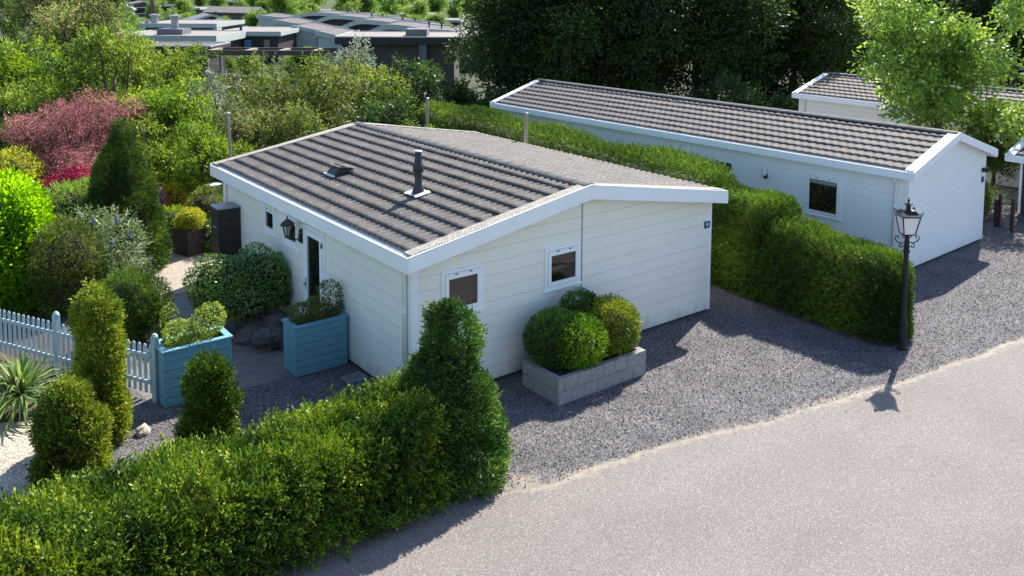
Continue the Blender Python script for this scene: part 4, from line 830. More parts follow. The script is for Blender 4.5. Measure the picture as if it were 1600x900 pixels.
for (u, d, rx, rz, lab, mt, dz) in ((262, 26.5, 0.42, 0.4, 'yellow golden shrub glowing in front of the dark bushes', 'yellow', 0.75), (231, 26.0, 0.32, 0.42, 'dusky pink small maple beside the cone yew', 'pink', 0.75), (252, 24.3, 0.52, 0.55, 'fresh green rounded shrub right of the cone yew', 'bright', 0.55), (236, 27.5, 0.6, 0.7, 'dark green shrub behind the yellow one', 'dark', 0.6),
        (288, 25.6, 0.5, 0.3, 'low gold shrub behind the dark box planter', 'gold', 0.4), (315, 25.2, 0.62, 0.62, 'green shrub with reddish tips in front of the post with white top', 'olive', 0.75), (338, 23.8, 0.42, 0.5, 'dark bronze shrub beside the black cabinet', 'rhodo', 0.5)):
    x, y = at(u, d); shrub('shrub', lab, 'shrub', x, y, [(0, 0, dz, rx, rx, rz), (rx*0.4, 0.1, dz*0.7, rx*0.8, rx*0.8, rz*0.8), (-rx*0.35, 0, dz*0.6, rx*0.7, rx*0.8, rz*0.7)], 1500, L[mt], 0.06, 0.5, k=4, lump=0.2)
# black cabinet, box planter with ball, white topped post
b0 = thing('storage_cabinet', 'tall black boarded cabinet against the far end of the side wall', 'cabinet', (-0.31, 8.1, 0))
b = MB()
for k in range(7): b.box(-0.26, 0.26, -0.25, 0.25, 0.03+k*0.27, 0.03+k*0.27+0.262)
cb = b.build('cabinet_body', M['darkwood'], b0, bevel=0.004)
b = MB(); b.box(-0.28, 0.27, -0.27, 0.27, 1.914, 1.95); b.build('lid', M['grey'], b0, bevel=0.006)
b = MB(); b.box(-0.28, -0.262, -0.12, 0.06, 1.45, 1.49); b.build('handle', M['grey'], cb)
x, y = at(289, 23.6)
b0 = thing('box_planter', 'dark wooden cube planter on the terrace holding a yellow ball shrub', 'planter', (x, y, 0), 0.3)
b = MB()
for k in range(6):
    a = -0.36+0.12*k
    b.box(a, a+0.115, -0.36, -0.33, 0, 0.66); b.box(a, a+0.115, 0.33, 0.36, 0, 0.66); b.box(-0.36, -0.33, max(a, -0.329), min(a+0.115, 0.329), 0, 0.66); b.box(0.33, 0.36, max(a, -0.329), min(a+0.115, 0.329), 0, 0.66)
b.build('box', M['darkwood'], b0, bevel=0.004); b = MB(); b.box(-0.325, 0.325, -0.325, 0.325, 0.02, 0.6); b.build('soil', M['soil'], b0)
b = MB()
b.box(-0.375, 0.375, -0.375, -0.29, 0.662, 0.69); b.box(-0.375, 0.375, 0.29, 0.375, 0.662, 0.69); b.box(-0.375, -0.29, -0.289, 0.289, 0.662, 0.69); b.box(0.29, 0.375, -0.289, 0.289, 0.662, 0.69); b.build('rim', M['darkwood'], b0, bevel=0.004)
shrub('ball_shrub', 'yellow green ball shrub in the dark cube planter', 'shrub', x, y, [(0, 0, 0.88, 0.31, 0.31, 0.27)], 1300, L['gold'], 0.05, 0.4, k=4, lump=0.06)
x, y = at(327, 25.8); b0 = thing('garden_post', 'short wooden post with a white flat top among the shrubs', 'garden post', (x, y, 0), 0.4)
b = MB(); b.box(-0.07, 0.07, -0.07, 0.07, 0, 1.33); b.build('post', M['greywood'], b0, bevel=0.006); b = MB(); b.box(-0.17, 0.17, -0.15, 0.15, 1.33, 1.37); b.build('cap', M['white'], b0, bevel=0.006)
# wooden poles
for u, d, vt, lab in ((352, 26.5, 180, 'thin weathered pole behind the far left corner of the grey roof'), (823, 25.6, 178, 'thin weathered pole standing behind the right roof slope beside the hedge'), (667, 30.5, 155, 'thin grey pole among the bushes at the far end of the hedge')):
    x, y = at(u, d); t = thing('wooden_pole', lab, 'pole', (x, y, 0), 0, 'wooden poles around the chalet'); z = zat(vt, d)
    b = MB(); lean = 0.16 if u == 352 else -0.05; b.tube([(lean*0.8, -lean*0.6, 0), (lean*0.3, -lean*0.2, z*0.6), (0, 0, z)], [0.06, 0.055, 0.05], 8); p = b.build('shaft', M['greywood'], t)
    b = MB(); b.lathe([(0.055, z), (0.06, z+0.02), (0.03, z+0.04)], (0, 0, 0), 8); b.build('cap', M['grey'], t)
# rocks
def rock(x, y, r, lab, mat, group, flat=0.7, seed=0):
    P = []; n, m = 10, 7; V = []; F = []
    for i in range(m+1):
        for j in range(n):
            a, e = 2*math.pi*j/n, -math.pi/2+math.pi*i/m; V.append((math.cos(a)*math.cos(e), math.sin(a)*math.cos(e), math.sin(e)))
    V = np.array(V); k = 1+0.25*nz(V, 1.6, seed)+0.1*nz(V, 4, seed+1); V = V*k[:, None]*r*np.array([1.15, 0.9, flat])
    b = MB(); b.add(V+np.array([0, 0, r*flat*0.6]), [(i*n+j, i*n+(j+1) % n, (i+1)*n+(j+1) % n, (i+1)*n+j) for i in range(m) for j in range(n)])
    o = b.build('rock', mat); o.location = (x, y, 0); o.rotation_euler = (0, 0, seed); tag(o, lab, 'rock', group)
for i, (u, d, r, lab) in enumerate(((382, 17.6, 0.28, 'dark rock under the rhododendron, nearest its trunk'), (408, 17.3, 0.34, 'large dark rock between the rhododendron and the planter'), (432, 17.4, 0.26, 'dark rock touching the chalet wall by the planter'), (392, 18.3, 0.24, 'dark rock in deep shade at the back of the pile'), (424, 18.2, 0.3, 'dark rock behind the large one by the wall'), (372, 18.4, 0.2, 'small dark rock at the left of the pile'))):
    x, y = at(u, d); rock(x, y, r, lab, M['stone'], 'dark rocks under the rhododendron', 0.75, i+3)
for i, (u, d, r, lab) in enumerate(((257, 24.2, 0.26, 'pale rock beside the dark cube planter'), (246, 24.0, 0.2, 'smaller pale rock next to the cone yew'), (262, 25.0, 0.22, 'pale rock behind the other two by the cube planter'))):
    x, y = at(u, d); rock(x, y, r, lab, M['palestone'], 'pale rocks by the terrace', 0.65, i+13)
rock(-3.95, 1.86, 0.12, 'single pale boulder at the foot of the golden column', M['palestone'], None, 0.7, 23)
b0 = thing('drain_grate', 'small grey drain grate in the gravel by the side wall', 'drain', (-0.28, 1.62, 0), 0)
b = MB(); b.box(-0.2, 0.2, -0.16, -0.13, 0.006, 0.03); b.box(-0.2, 0.2, 0.13, 0.16, 0.006, 0.03); b.box(-0.2, -0.17, -0.129, 0.129, 0.006, 0.03); b.box(0.17, 0.2, -0.129, 0.129, 0.006, 0.03); b.build('frame', M['grey'], b0)
b = MB()
for k in range(8): b.box(-0.165+k*0.043, -0.145+k*0.043, -0.128, 0.128, 0.008, 0.024)
b.build('grille', M['grey'], b0)
# far gate pieces on the right
pA, pB, pC = at(1549, 26.3), at(1577, 26.6), at(1599, 26.0)
t = thing('rail_fence', 'low dark railing with four thin bars beside the long white chalet', 'fence', (pA[0], pA[1], 0), math.atan2(pB[1]-pA[1], pB[0]-pA[0])); ln = math.hypot(pB[0]-pA[0], pB[1]-pA[1])
for a in (0.0, ln-0.12):
    b = MB(); b.box(a-0.05, a+0.05, -0.05, 0.05, 0, 0.85); p = b.build('post', M['dark'], t, bevel=0.005); b = MB(); b.lathe([(0.06, 0.85), (0.05, 0.88), (0.01, 0.9)], (a, 0, 0), 8); b.build('cap', M['grey'], p)
b = MB(); b.box(-0.062, -0.052, -0.025, 0.025, 0.05, 0.8); b.build('red_strip', M['red'], t)
for z in (0.2, 0.38, 0.56, 0.74): b = MB(); b.tube([(0.05, 0, z), (ln-0.17, 0, z)], 0.018, 6); b.build('rail', M['dark'], t)
t = thing('mesh_gate', 'wire mesh gate with red edged posts at the right edge', 'gate', (pB[0], pB[1], 0), math.atan2(pC[1]-pB[1], pC[0]-pB[0])); ln = math.hypot(pC[0]-pB[0], pC[1]-pB[1])
for a in (0.03, ln):
    b = MB(); b.box(a-0.045, a+0.045, -0.045, 0.045, 0, 1.0); b.build('post', M['dark'], t, bevel=0.005); b = MB(); b.box(a+0.047, a+0.056, -0.025, 0.025, 0.02, 0.95); b.build('red_strip', M['red'], t)
b = MB()
for k in range(9): x = 0.1+(ln-0.18)*k/8; b.tube([(x, 0, 0.1), (x, 0, 0.9)], 0.004, 4)
for z in (0.1, 0.3, 0.5, 0.7, 0.9): b.tube([(0.08, 0, z), (ln-0.05, 0, z)], 0.005 if 0.1 < z < 0.9 else 0.014, 5)
b.build('mesh_panel', M['grey'], t)

def scatter(name, label, cat, n, area, rmin, rmax, mat, keep, flat=0.6):
    P = np.stack([RG.uniform(area[0], area[1], n), RG.uniform(area[2], area[3], n)], 1); P = P[keep(P)]; n = len(P)
    o8 = np.array([(1, 0, 0), (0, 1, 0), (-1, 0, 0), (0, -1, 0), (0, 0, 1), (0, 0, -1)], float); r = RG.uniform(rmin, rmax, n)
    V = o8[None]*RG.uniform(0.6, 1.25, (n, 6, 1))*r[:, None, None]; a = RG.uniform(0, 6.28, n); ca, sa = np.cos(a)[:, None], np.sin(a)[:, None]
    X = V[:, :, 0]*ca-V[:, :, 1]*sa+P[:, :1]; Y = V[:, :, 0]*sa+V[:, :, 1]*ca+P[:, 1:]; Z = V[:, :, 2]*flat+0.012+r[:, None]*0.25
    T = np.array([(0, 1, 4), (1, 2, 4), (2, 3, 4), (3, 0, 4), (1, 0, 5), (2, 1, 5), (3, 2, 5), (0, 3, 5)])
    F = (T[None]+6*np.arange(n)[:, None, None]).reshape(-1, 3).astype(np.int32); me = bpy.data.meshes.new(name)
    VV = np.stack([X, Y, Z], 2).reshape(-1, 3); me.vertices.add(len(VV)); me.vertices.foreach_set('co', VV.astype(np.float32).ravel())
    me.loops.add(F.size); me.loops.foreach_set('vertex_index', F.ravel()); me.polygons.add(len(F)); me.polygons.foreach_set('loop_start', np.arange(0, F.size, 3, dtype=np.int32))
    at = me.attributes.new('rnd', 'FLOAT', 'FACE'); at.data.foreach_set('value', np.repeat(RG.random(n), 8).astype(np.float32)); me.update(calc_edges=True); me.materials.append(mat)
    o = bpy.data.objects.new(name, me); C.objects.link(o); tag(o, label, cat, kind='stuff')
M['pebble'] = leafm('pebble', [(0, (0.04, 0.038, 0.045)), (0.5, (0.112, 0.107, 0.117)), (0.85, (0.2, 0.19, 0.19)), (1, (0.46, 0.42, 0.37))], 0.0, 0.8)
for _l in list(M['pebble'].node_tree.links):
    if _l.to_node.type == 'OUTPUT_MATERIAL': M['pebble'].node_tree.links.remove(_l)
M['pebble'].node_tree.links.new(M['pebble'].node_tree.nodes['Principled BSDF'].outputs[0], M['pebble'].node_tree.nodes['Material Output'].inputs[0])
scatter('loose_gravel', 'loose dark grey gravel stones strewn over the yard', 'gravel', 75000, (-4.2, 20, -6.2, 2.4), 0.007, 0.017, M['pebble'], lambda P: (P[:, 1] > edge_y(P[:, 0])+0.04) & ~((P[:, 0] > -0.02) & (P[:, 0] < 7.66) & (P[:, 1] > -0.03)) & ~((P[:, 0] > 2.0) & (P[:, 0] < 4.2) & (P[:, 1] > -1.5)) & (P[:, 1] < 2.38))
scatter('road_grit', 'scattered grit and small stones on the edge of the road', 'grit', 3000, (-0.5, 22, -7, -2.6), 0.006, 0.014, M['pebble'], lambda P: (P[:, 1] < edge_y(P[:, 0])+0.05) & (P[:, 1] > edge_y(P[:, 0])-0.9*RG.random(len(P))**3))
# ------------------------------------------------------------------ trees
def tree(name, label, cat, x, y, cz, rx, rz, ncl, n, leaf, mat, group=None, tr=0.14, bark='bark', cr=0.38, lw=0.55, flat=0.75, sag=0.1, k=4, limbs=9, seed=1, z0=0.0, fork=None, drop=0.0, tone=0.28, shell=0.35, mode='sprig'):
    """tapered trunk, limbs to the leaf clumps, crown of many leaf clumps through an ellipsoid (cz, rx, rz)"""
    rg = np.random.default_rng(seed); t = thing(name, label, cat, (x, y, z0), 0, group)
    cl = []; tries = 0
    while len(cl) < ncl and tries < 4000:
        tries += 1; d = rg.normal(size=3); d /= np.linalg.norm(d); q = (shell+(1-shell)*rg.random()**0.6)*0.86
        wob = 1+0.18*math.sin(3*math.atan2(d[1], d[0])+seed)+0.12*math.sin(5*d[2]+seed*2)
        c = np.array([d[0]*rx*q*wob, d[1]*rx*q*wob, cz+d[2]*rz*q*wob]); r = rx*cr*rg.uniform(0.6, 1.15)
        if c[2] < r*flat*0.6: continue
        if all(np.linalg.norm(c-o[0]) > 0.5*min(r, o[1]) for o in cl): cl.append((c, r))
    w = np.array([r*r for _, r in cl]); cnt = (n*w/w.sum()/k).astype(int); P, A, R = [], [], []
    for (c, r), m in zip(cl, cnt):
        d = rg.normal(size=(m, 3)); d /= np.linalg.norm(d, axis=1)[:, None]; rad = 1-0.75*rg.random(m)**1.6
        rad *= 1+0.25*nz(d, 2.5, int(rg.integers(1e6)))
        P.append(c+d*rad[:, None]*np.array([r, r, r*flat])); A.append(d+np.array([0, 0, 0.25])); R.append(np.full(m, rg.normal()*0.14))
    P, A, R = np.concatenate(P), np.concatenate(A), np.concatenate(R); q = P[:, 2] > 0.08; P, A, R = P[q], A[q], R[q]
    rnd = 0.45+R+tone*0.6*nz(P, 1.6/rx*2, seed+9)+0.17*rg.normal(size=len(P))
    a = sprigs(P, A+rg.normal(size=A.shape)*0.5, k, leaf*0.6, leaf, leaf*lw, rnd, sag=sag)
    tb = MB(); zf = fork if fork else max(0.3, (cz-rz)*0.9+0.12*rz)
    lean = rg.normal(size=2)*0.05*cz; top = np.array([lean[0], lean[1], min(cz+0.3*rz, cz+1.5)])
    pts = [np.array([0, 0, 0.0]), np.array([lean[0]*0.2, lean[1]*0.1, zf*0.5]), np.array([lean[0]*0.4, lean[1]*0.3, zf]), (np.array([lean[0]*0.4, lean[1]*0.3, zf])+top)/2+rg.normal(size=3)*0.08*rx*np.array([1, 1, 0]), top]
    tb.tube(pts, [tr*1.25, tr, tr*0.85, tr*0.55, tr*0.25], 9)
    order = sorted(cl, key=lambda c: -c[1])[:limbs]
    for c, r in order:
        s = pts[2]+(pts[4]-pts[2])*rg.random()*0.7; mid = s*0.45+c*0.55+rg.normal(size=3)*0.07*rx; mid[2] -= 0.06*rx
        tb.tube([s, s*0.75+mid*0.25+np.array([0, 0, 0.05*rx]), mid, c, c+(c-mid)*0.25], [tr*0.42, tr*0.36, tr*0.25, tr*0.13, tr*0.05], 6)
    tb.build('trunk', M[bark], t, smooth=True)
    leaf_mesh('crown', *a[:3], a[3], a[4], a[5], mat, t)
    return t
# light green tree in front of the far chalet
x, y = spot(1466, 31); tree('broadleaf_tree', 'light green sunlit tree with large loose leaves right of the long chalet', 'tree', x, y, 4.75, 3.0, 3.4, 56, 22000, 0.18, L['lime'], tr=0.11, cr=0.2, limbs=24, seed=5, sag=0.25, k=5, tone=0.2, shell=0.2)
x, y = spot(1565, 31.5); tree('broadleaf_tree', 'smaller leafy tree below the light green one by the right edge', 'tree', x, y, 1.9, 1.1, 1.3, 12, 5000, 0.14, L['green'], tr=0.07, cr=0.45, seed=6)
# red maple
x, y = spot(98, 27.0); t = tree('red_maple', 'feathery red leaved maple left of the cone yew', 'maple tree', x, y, 2.4, 2.1, 1.4, 34, 22000, 0.085, L['maple'], tr=0.09, cr=0.34, flat=0.42, limbs=14, seed=8, sag=0.35, k=5, lw=0.35, tone=0.2)
x, y = spot(112, 25.2); shrub('crimson_shrub', 'deep crimson leaved shrub glowing below the red maple', 'shrub', x, y, [(0, 0, 1.55, 0.42, 0.4, 0.32), (-0.45, 0, 1.4, 0.4, 0.4, 0.28)], 900, L['crimson'], 0.10, 0.35, k=4, lump=0.25, core=False, sag=0.3, stems=3)
x, y = spot(12, 24.5); shrub('shrub', 'light green shrub at the left edge under the red maple', 'shrub', x, y, [(0, 0, 1.8, 0.6, 0.6, 0.7), (-0.4, 0, 1.2, 0.8, 0.7, 0.8)], 2600, L['gold'], 0.08, 0.45, k=4, lump=0.2)
# garden trees behind
for (u, d, vt, wpx, mt, lab, nl, lf, sd, zlow) in (
    (165, 31, 62, 150, 'green', 'spreading green tree with dark forked limbs behind the red maple', 20000, 0.12, 12, 0.9),
    (262, 30, 118, 125, 'bright', 'fresh green bushy tree between the forked tree and the pole', 15000, 0.11, 13, 0.3),
    (262, 38, 66, 170, 'green', 'yellow green tree in front of the dark carport', 17000, 0.12, 41, 0.3),
    (395, 36, 118, 110, 'olive', 'olive bush in front of the pergola posts', 9000, 0.12, 42, 0.3),
    (455, 30, 165, 120, 'olive', 'olive green bush just above the far roof edge', 10000, 0.10, 43, 0.2),
    (350, 28, 215, 80, 'green', 'mid green bush beside the weathered pole', 6000, 0.09, 44, 0.2),
    (25, 46, 40, 150, 'green', 'green tree behind the tall bright one at the left edge', 11000, 0.15, 46, 0.3),
    (110, 50, 52, 150, 'olive', 'olive green tree far behind the forked tree', 11000, 0.16, 47, 0.3),
    (195, 48, 58, 90, 'green', 'yellow green bush left of the lower flat roof', 7000, 0.15, 48, 0.2),
    (70, 30, 130, 110, 'green', 'leafy green tree behind the red maple crown', 10000, 0.11, 45, 0.3),
    (215, 27.5, 205, 110, 'green', 'mid green bush behind the cone yew top', 9000, 0.09, 14, 0.2),
    (300, 27.5, 195, 100, 'bright', 'bright green bush left of the weathered pole', 8000, 0.09, 15, 0.2),
    (368, 30, 155, 95, 'mixed', 'dusty green thorny shrub right of the weathered pole', 7000, 0.09, 16, 0.2),
    (330, 33, 120, 90, 'silver', 'pale silvery shrub below the far gate', 6000, 0.10, 17, 0.2),
    (500, 34, 92, 215, 'olive', 'broad olive green tree behind the ridge of the grey roof', 26000, 0.11, 18, 0.4),
    (428, 31, 150, 120, 'mixed', 'brownish green bush left of the broad olive tree', 9000, 0.10, 19, 0.2),
    (556, 39, 68, 80, 'silver', 'silvery white leaved tree in front of the dark flat building', 7000, 0.12, 20, 1.0),
    (600, 37, 98, 100, 'green', 'mid green tree between the silvery tree and the dark bushes', 8000, 0.12, 26, 0.4),
    (648, 39, 92, 110, 'dark', 'dark green shrubby tree left of the tall belt', 13000, 0.12, 21, 0.2),
    (590, 33, 140, 90, 'dark', 'dark bush just above the roof ridge', 8000, 0.11, 22, 0.2),
    (718, 41, 125, 70, 'belt', 'shaded bush at the foot of the tall belt', 8000, 0.13, 27, 0.2),
    (45, 35, 52, 150, 'bright', 'tall bright green tree at the left edge', 20000, 0.13, 23, 0.3),
    (120, 36, 105, 110, 'bright', 'bright green bush right of the tall one at the left edge', 11000, 0.12, 24, 0.3),
    (-10, 31, 120, 120, 'green', 'green tree cut off by the left edge above the red maple', 10000, 0.12, 25, 0.3)):
    x, y = spot(u, d); zt = zat(vt, d); r = wpx*d/1400*0.5*1.15; rz = (zt*1.05-zlow)/2
    tree('garden_tree' if zt > 3 else 'garden_bush', lab, 'tree' if zt > 3 else 'bush', x, y, zlow+rz, r, rz, int(38), int(nl*0.72), lf, L[mt], tr=0.035*zt, cr=0.29, limbs=16, seed=sd, k=5, lw=0.66, flat=0.62)
x, y = spot(640, 29.5); shrub('shrub', 'lime green shrub poking up behind the roof beside the hedge end', 'shrub', x, y, [(0, 0, 1.6, 0.6, 0.5, 1.0), (0.8, 0.1, 1.4, 0.5, 0.5, 0.9)], 1600, L['bright'], 0.10, 0.5, mode='leaf', core=False, lump=0.25, stems=3)
# low plants filling the beds behind the chalet: ground cover nobody could count
P = []
for _ in range(9000):
    u, d = random.uniform(-120, 780), random.uniform(27, 44); q = spot(u, d); P.append((q[0], q[1], random.random()**2*0.9))
P = np.array(P); q = ~((P[:, 0] > 7.0) & (P[:, 1] < 17.5) & (P[:, 0] > 8)); P = P[q]; A = RG.normal(size=P.shape)*0.6+np.array([0, 0, 1.0])
a = sprigs(P, A, 5, 0.08, 0.13, 0.07, 0.35+0.3*nz(P, 0.7, 5)+0.15*RG.normal(size=len(P))); o = leaf_mesh('ground_cover', *a[:3], a[3], a[4], a[5], L['olive']); tag(o, 'low tangled green ground cover in the beds behind the chalet', 'ground cover', kind='stuff')
# tall dark belt
protos = []
for i in range(3):
    protos.append(tree('belt_tree', 'x', 'tree', 0, 0, 5.6, 3.3, 5.3, 44, 24000, 0.2, L['belt'], tr=0.22, cr=0.34, limbs=18, seed=61+i, k=5, sag=0.2, shell=0.25))
GB = 'dark trees of the tall belt behind the long chalet'
front = [(792, 46), (862, 43.5), (905, 46), (955, 44.5), (1035, 46), (1112, 45), (1190, 47), (1268, 46), (1345, 50), (1560, 52), (1640, 50)]
used = [0, 0, 0]
def put(protos, used, i, *args, **kw):
    k = i % len(protos)
    if not used[k]:
        used[k] = 1; o = protos[k]; o.location = args[0]; o.rotation_euler = (0, 0, kw.get('rz', 0)); o.scale = kw.get('scale', (1, 1, 1)); o['label'] = kw['label']; o['group'] = kw['group']; return o
    return dup(protos[k], *args, **kw)
for i, (u, d) in enumerate(front):
    x, y = spot(u, d); s = random.uniform(0.88, 1.06)
    put(protos, used, i, (x, y, 0), rz=random.uniform(0, 6.28), scale=(s, s, s*random.uniform(0.9, 1.05)), label='tall dark shaded tree in the front row of the belt, %s' % ORD[i], group=GB)
for i, (u, d) in enumerate([(835, 56), (880, 54), (930, 56), (1010, 54), (1090, 56), (1170, 55), (1250, 57), (1330, 59), (1420, 60), (1520, 60), (1620, 60)]):
    x, y = spot(u, d); s = random.uniform(0.95, 1.12)
    put(protos, used, i+1, (x, y, 0), rz=random.uniform(0, 6.28), scale=(s, s, s), label='tall dark tree in the back row of the belt, seen only through gaps', group='back row trees of the belt')
for i, (u, d, r, h, mt) in enumerate(((1160, 40, 1.3, 3.4, 'dark'), (1235, 40.5, 1.2, 2.2, 'dark'), (790, 40, 1.3, 2.6, 'dark'), (1090, 41, 1.2, 2.4, 'belt'), (1010, 40.5, 1.3, 2.6, 'belt'))):
    x, y = spot(u, d); tree('belt_shrub', 'dark understorey shrub just above the long roof ridge, %s' % ORD[sorted((1160, 1235, 790, 1090, 1010)).index(u)], 'bush', x, y, h*0.52, r, h*0.48, 14, 6500, 0.14, L[mt], 'understorey shrubs behind the long chalet', tr=0.05, cr=0.45, seed=80+i)
# tall dark tree at the top left, bare pine trunk
x, y = spot(55, 47); tree('tall_tree', 'tall dusty leaved tree at the top left corner', 'tree', x, y, 8.2, 3.6, 4.2, 34, 24000, 0.17, L['mixed'], tr=0.2, cr=0.34, seed=31, k=5)
x, y = spot(150, 52); tree('tall_tree', 'tall dark leaved tree with hanging branches right of the top left corner', 'tree', x, y, 7.4, 2.2, 3.6, 22, 15000, 0.17, L['dark'], tr=0.16, cr=0.4, seed=32, k=5)
x, y = spot(128, 44); tree('tall_tree', 'rounded olive tree below the tall trees at the top left', 'tree', x, y, 3.6, 2.3, 2.6, 22, 15000, 0.16, L['mixed'], tr=0.14, cr=0.4, seed=33, k=5)
x, y = spot(238, 150); t = thing('pine_tree', 'single bare reddish pine trunk rising out of the picture among far roofs', 'pine tree', (x, y, 0))
b = MB(); b.tube([(0.3, -0.2, 0), (0, 0, 5), (-0.5, 0.4, 11), (-0.6, 0.5, 17)], [0.42, 0.36, 0.3, 0.2], 10); b.build('trunk', M['pinebark'], t, smooth=True)
rg = np.random.default_rng(4); P = np.array([-0.6, 0.5, 17])+rg.normal(size=(1800, 3))*np.array([2.2, 2.2, 1.3]); a = sprigs(P, rg.normal(size=P.shape)+np.array([0, 0, .4]), 5, 0.16, 0.4, 0.1, 0.4+0.2*rg.normal(size=len(P))); leaf_mesh('crown', *a[:3], a[3], a[4], a[5], L['dark'], t)

# ------------------------------------------------------------------ houses further back
def frame_at(u, d): x, y = spot(u, d); return (x, y, 0), YAW
def flat_house(u0, u1, d, vt, label, depth=9.0, fascia=0.38, wall='navy', roofm='paleroof', fasc='palecl', over=0.35, windows=(), rz=0.0, group=None, name='flat_roofed_house'):
    loc, yaw = frame_at((u0+u1)/2, d); w = (u1-u0)*d/1400/2; h = zat(vt, d)
    t = thing(name, label, 'house', loc, yaw+rz, group)
    b = MB(); b.box(-w+over, w-over, over, depth-over, 0, h-fascia+0.01); wl = b.build('wall', M[wall], t)
    b = MB(); b.box(-w, w, 0, depth, h-fascia, h-0.05); r = b.build('roof_edge', M[fasc], t, bevel=0.02)
    b = MB(); b.box(-w+0.12, w-0.12, 0.12, depth-0.12, h-0.06, h-0.03); b.build('roof', M[roofm], t)
    e = MB(); 
    for q in ((-w, w, 0, 0.1), (-w, w, depth-0.1, depth), (-w, -w+0.1, 0.101, depth-0.101), (w-0.1, w, 0.101, depth-0.101)): e.box(*q, h-0.049, h+0.03)
    e.build('edge_trim', M['palecl'], r)
    for (a0, a1, z0, z1, mt) in windows:
        x0, x1 = -w+2*w*a0, -w+2*w*a1; f = MB(); f.box(x0, x1, over-0.05, over+0.02, z0, z1); fr = f.build('window', M['grey'], t)
        p = MB(); p.box(x0+0.07, x1-0.07, over-0.075, over-0.051, z0+0.07, z1-0.07); p.build('pane', M[mt], fr)
    return t, w, h
t, w, h = flat_house(218, 338, 84, 39, 'upper flat roofed house with pale fascia and dark window band on the left', wall='browncl', windows=((0.05, 0.62, 1.0, 2.75, 'glass'), (0.64, 0.95, 1.0, 2.75, 'glass')))
b = MB(); b.box(w-0.36, w-0.002, 0.05, 1.5, 0, h-0.4); b.build('end_pier', M['palecl'], t)
b = MB(); b.lathe([(0.35, h-0.03), (0.35, h+0.6), (0.5, h+0.62), (0.5, h+0.8), (0.2, h+0.85)], (-w+0.6, 2.0, 0), 10); b.build('chimney', M['grey'], t)
t, w, h = flat_house(172, 337, 70, 58, 'lower flat roofed house with wide bluish fascia in front of the upper one', fascia=0.62, wall='navy', depth=8, windows=((0.2, 0.6, 0.8, 2.3, 'glass'),))
b = MB(); b.box(-w*0.32, w*0.18, 2.0, 4.0, h-0.03, h+0.42); b.build('roof_box', M['greyroof'], t)
b = MB(); b.lathe([(0.3, h+0.0), (0.3, h+0.9), (0.5, h+0.92), (0.5, h+1.1), (0.1, h+1.15)], (-w*0.05, 3.0, 0.4), 10); b.build('chimney', M['grey'], t)
flat_house(188, 328, 63, 74, 'dark flat roofed carport below the bluish fascia', fascia=0.3, wall='navy', roofm='mauveroof', fasc='navy', depth=4.5)
t, w, h = flat_house(338, 438, 78, 51, 'dark clad flat roofed house with a blue panel on its wall', wall='navy', depth=9)
b = MB(); b.box(-w+2*w*0.41, -w+2*w*0.52, 0.29, 0.345, 0.7, 2.2); b.build('blue_panel', M['bluefab'], t)
b = MB(); b.box(-w+2*w*0.72, -w+2*w*0.81, 0.29, 0.345, 0.6, 2.2); b.build('brown_panel', M['greywood'], t)
b = MB(); b.tube([(-w+1.2, 3, h-0.03), (-w+1.2, 3, h+0.5)], 0.12, 8); b.build('vent_pipe', M['dark'], t)
# pergola, fence by it, terrace hedge
loc, yaw = frame_at(415, 60); pg = thing('pergola', 'long dark timber pergola beams in front of the dark clad house', 'pergola', loc, yaw)
w = 98*60/1400; zt = zat(80, 60)
for y0, zz in ((0, 0.0), (2.8, 0.02)): b = MB(); b.box(-w, w, y0, y0+0.16, zt-0.34-zz, zt-zz); b.build('beam', M['browncl'], pg)
for a in (-w+0.05, -0.4*w, 0.15*w, 0.7*w): b = MB(); b.box(a, a+0.35, 0.161, 2.799, zt-0.28, zt-0.04); b.build('crossbeam', M['greywood'], pg)
for a in (-w+0.1, -w*0.1, w-0.3):
    for y0 in (0.01, 2.81): b = MB(); b.box(a, a+0.16, y0, y0+0.14, 0, zt-0.345); b.build('post', M['greyroof'], pg)
loc, yaw = frame_at(349, 63.5); sf = thing('slat_fence', 'short brown vertical slat fence under the pergola end', 'fence', loc, yaw); b = MB()
for k in range(9): b.box(-0.6+k*0.14, -0.52+k*0.14, 0, 0.03, 0.1, 1.15)
b.build('slat_panel', M['greywood'], sf); b = MB(); b.box(-0.66, 0.72, 0.031, 0.07, 0.3, 0.4); b.box(-0.66, 0.72, 0.031, 0.07, 0.85, 0.95); b.build('rail', M['browncl'], sf)
# dark flat building in front of the wave roofs
t, w, h = flat_house(522, 722, 62, 58, 'dark brown flat roofed building with pale gravel roof and a roof box', fascia=0.55, wall='browncl', fasc='navy', depth=7, over=0.6, windows=((0.08, 0.26, 1.0, 2.4, 'glass'),))
b = MB(); b.box(w*0.08, w*0.42, 1.2, 3.2, h-0.03, h+0.48); b.build('roof_box', M['greyroof'], t)
b = MB(); b.box(w*0.32, w*0.44, 0.02, 0.5, 0, h-0.56); b.build('column', M['greyroof'], t)
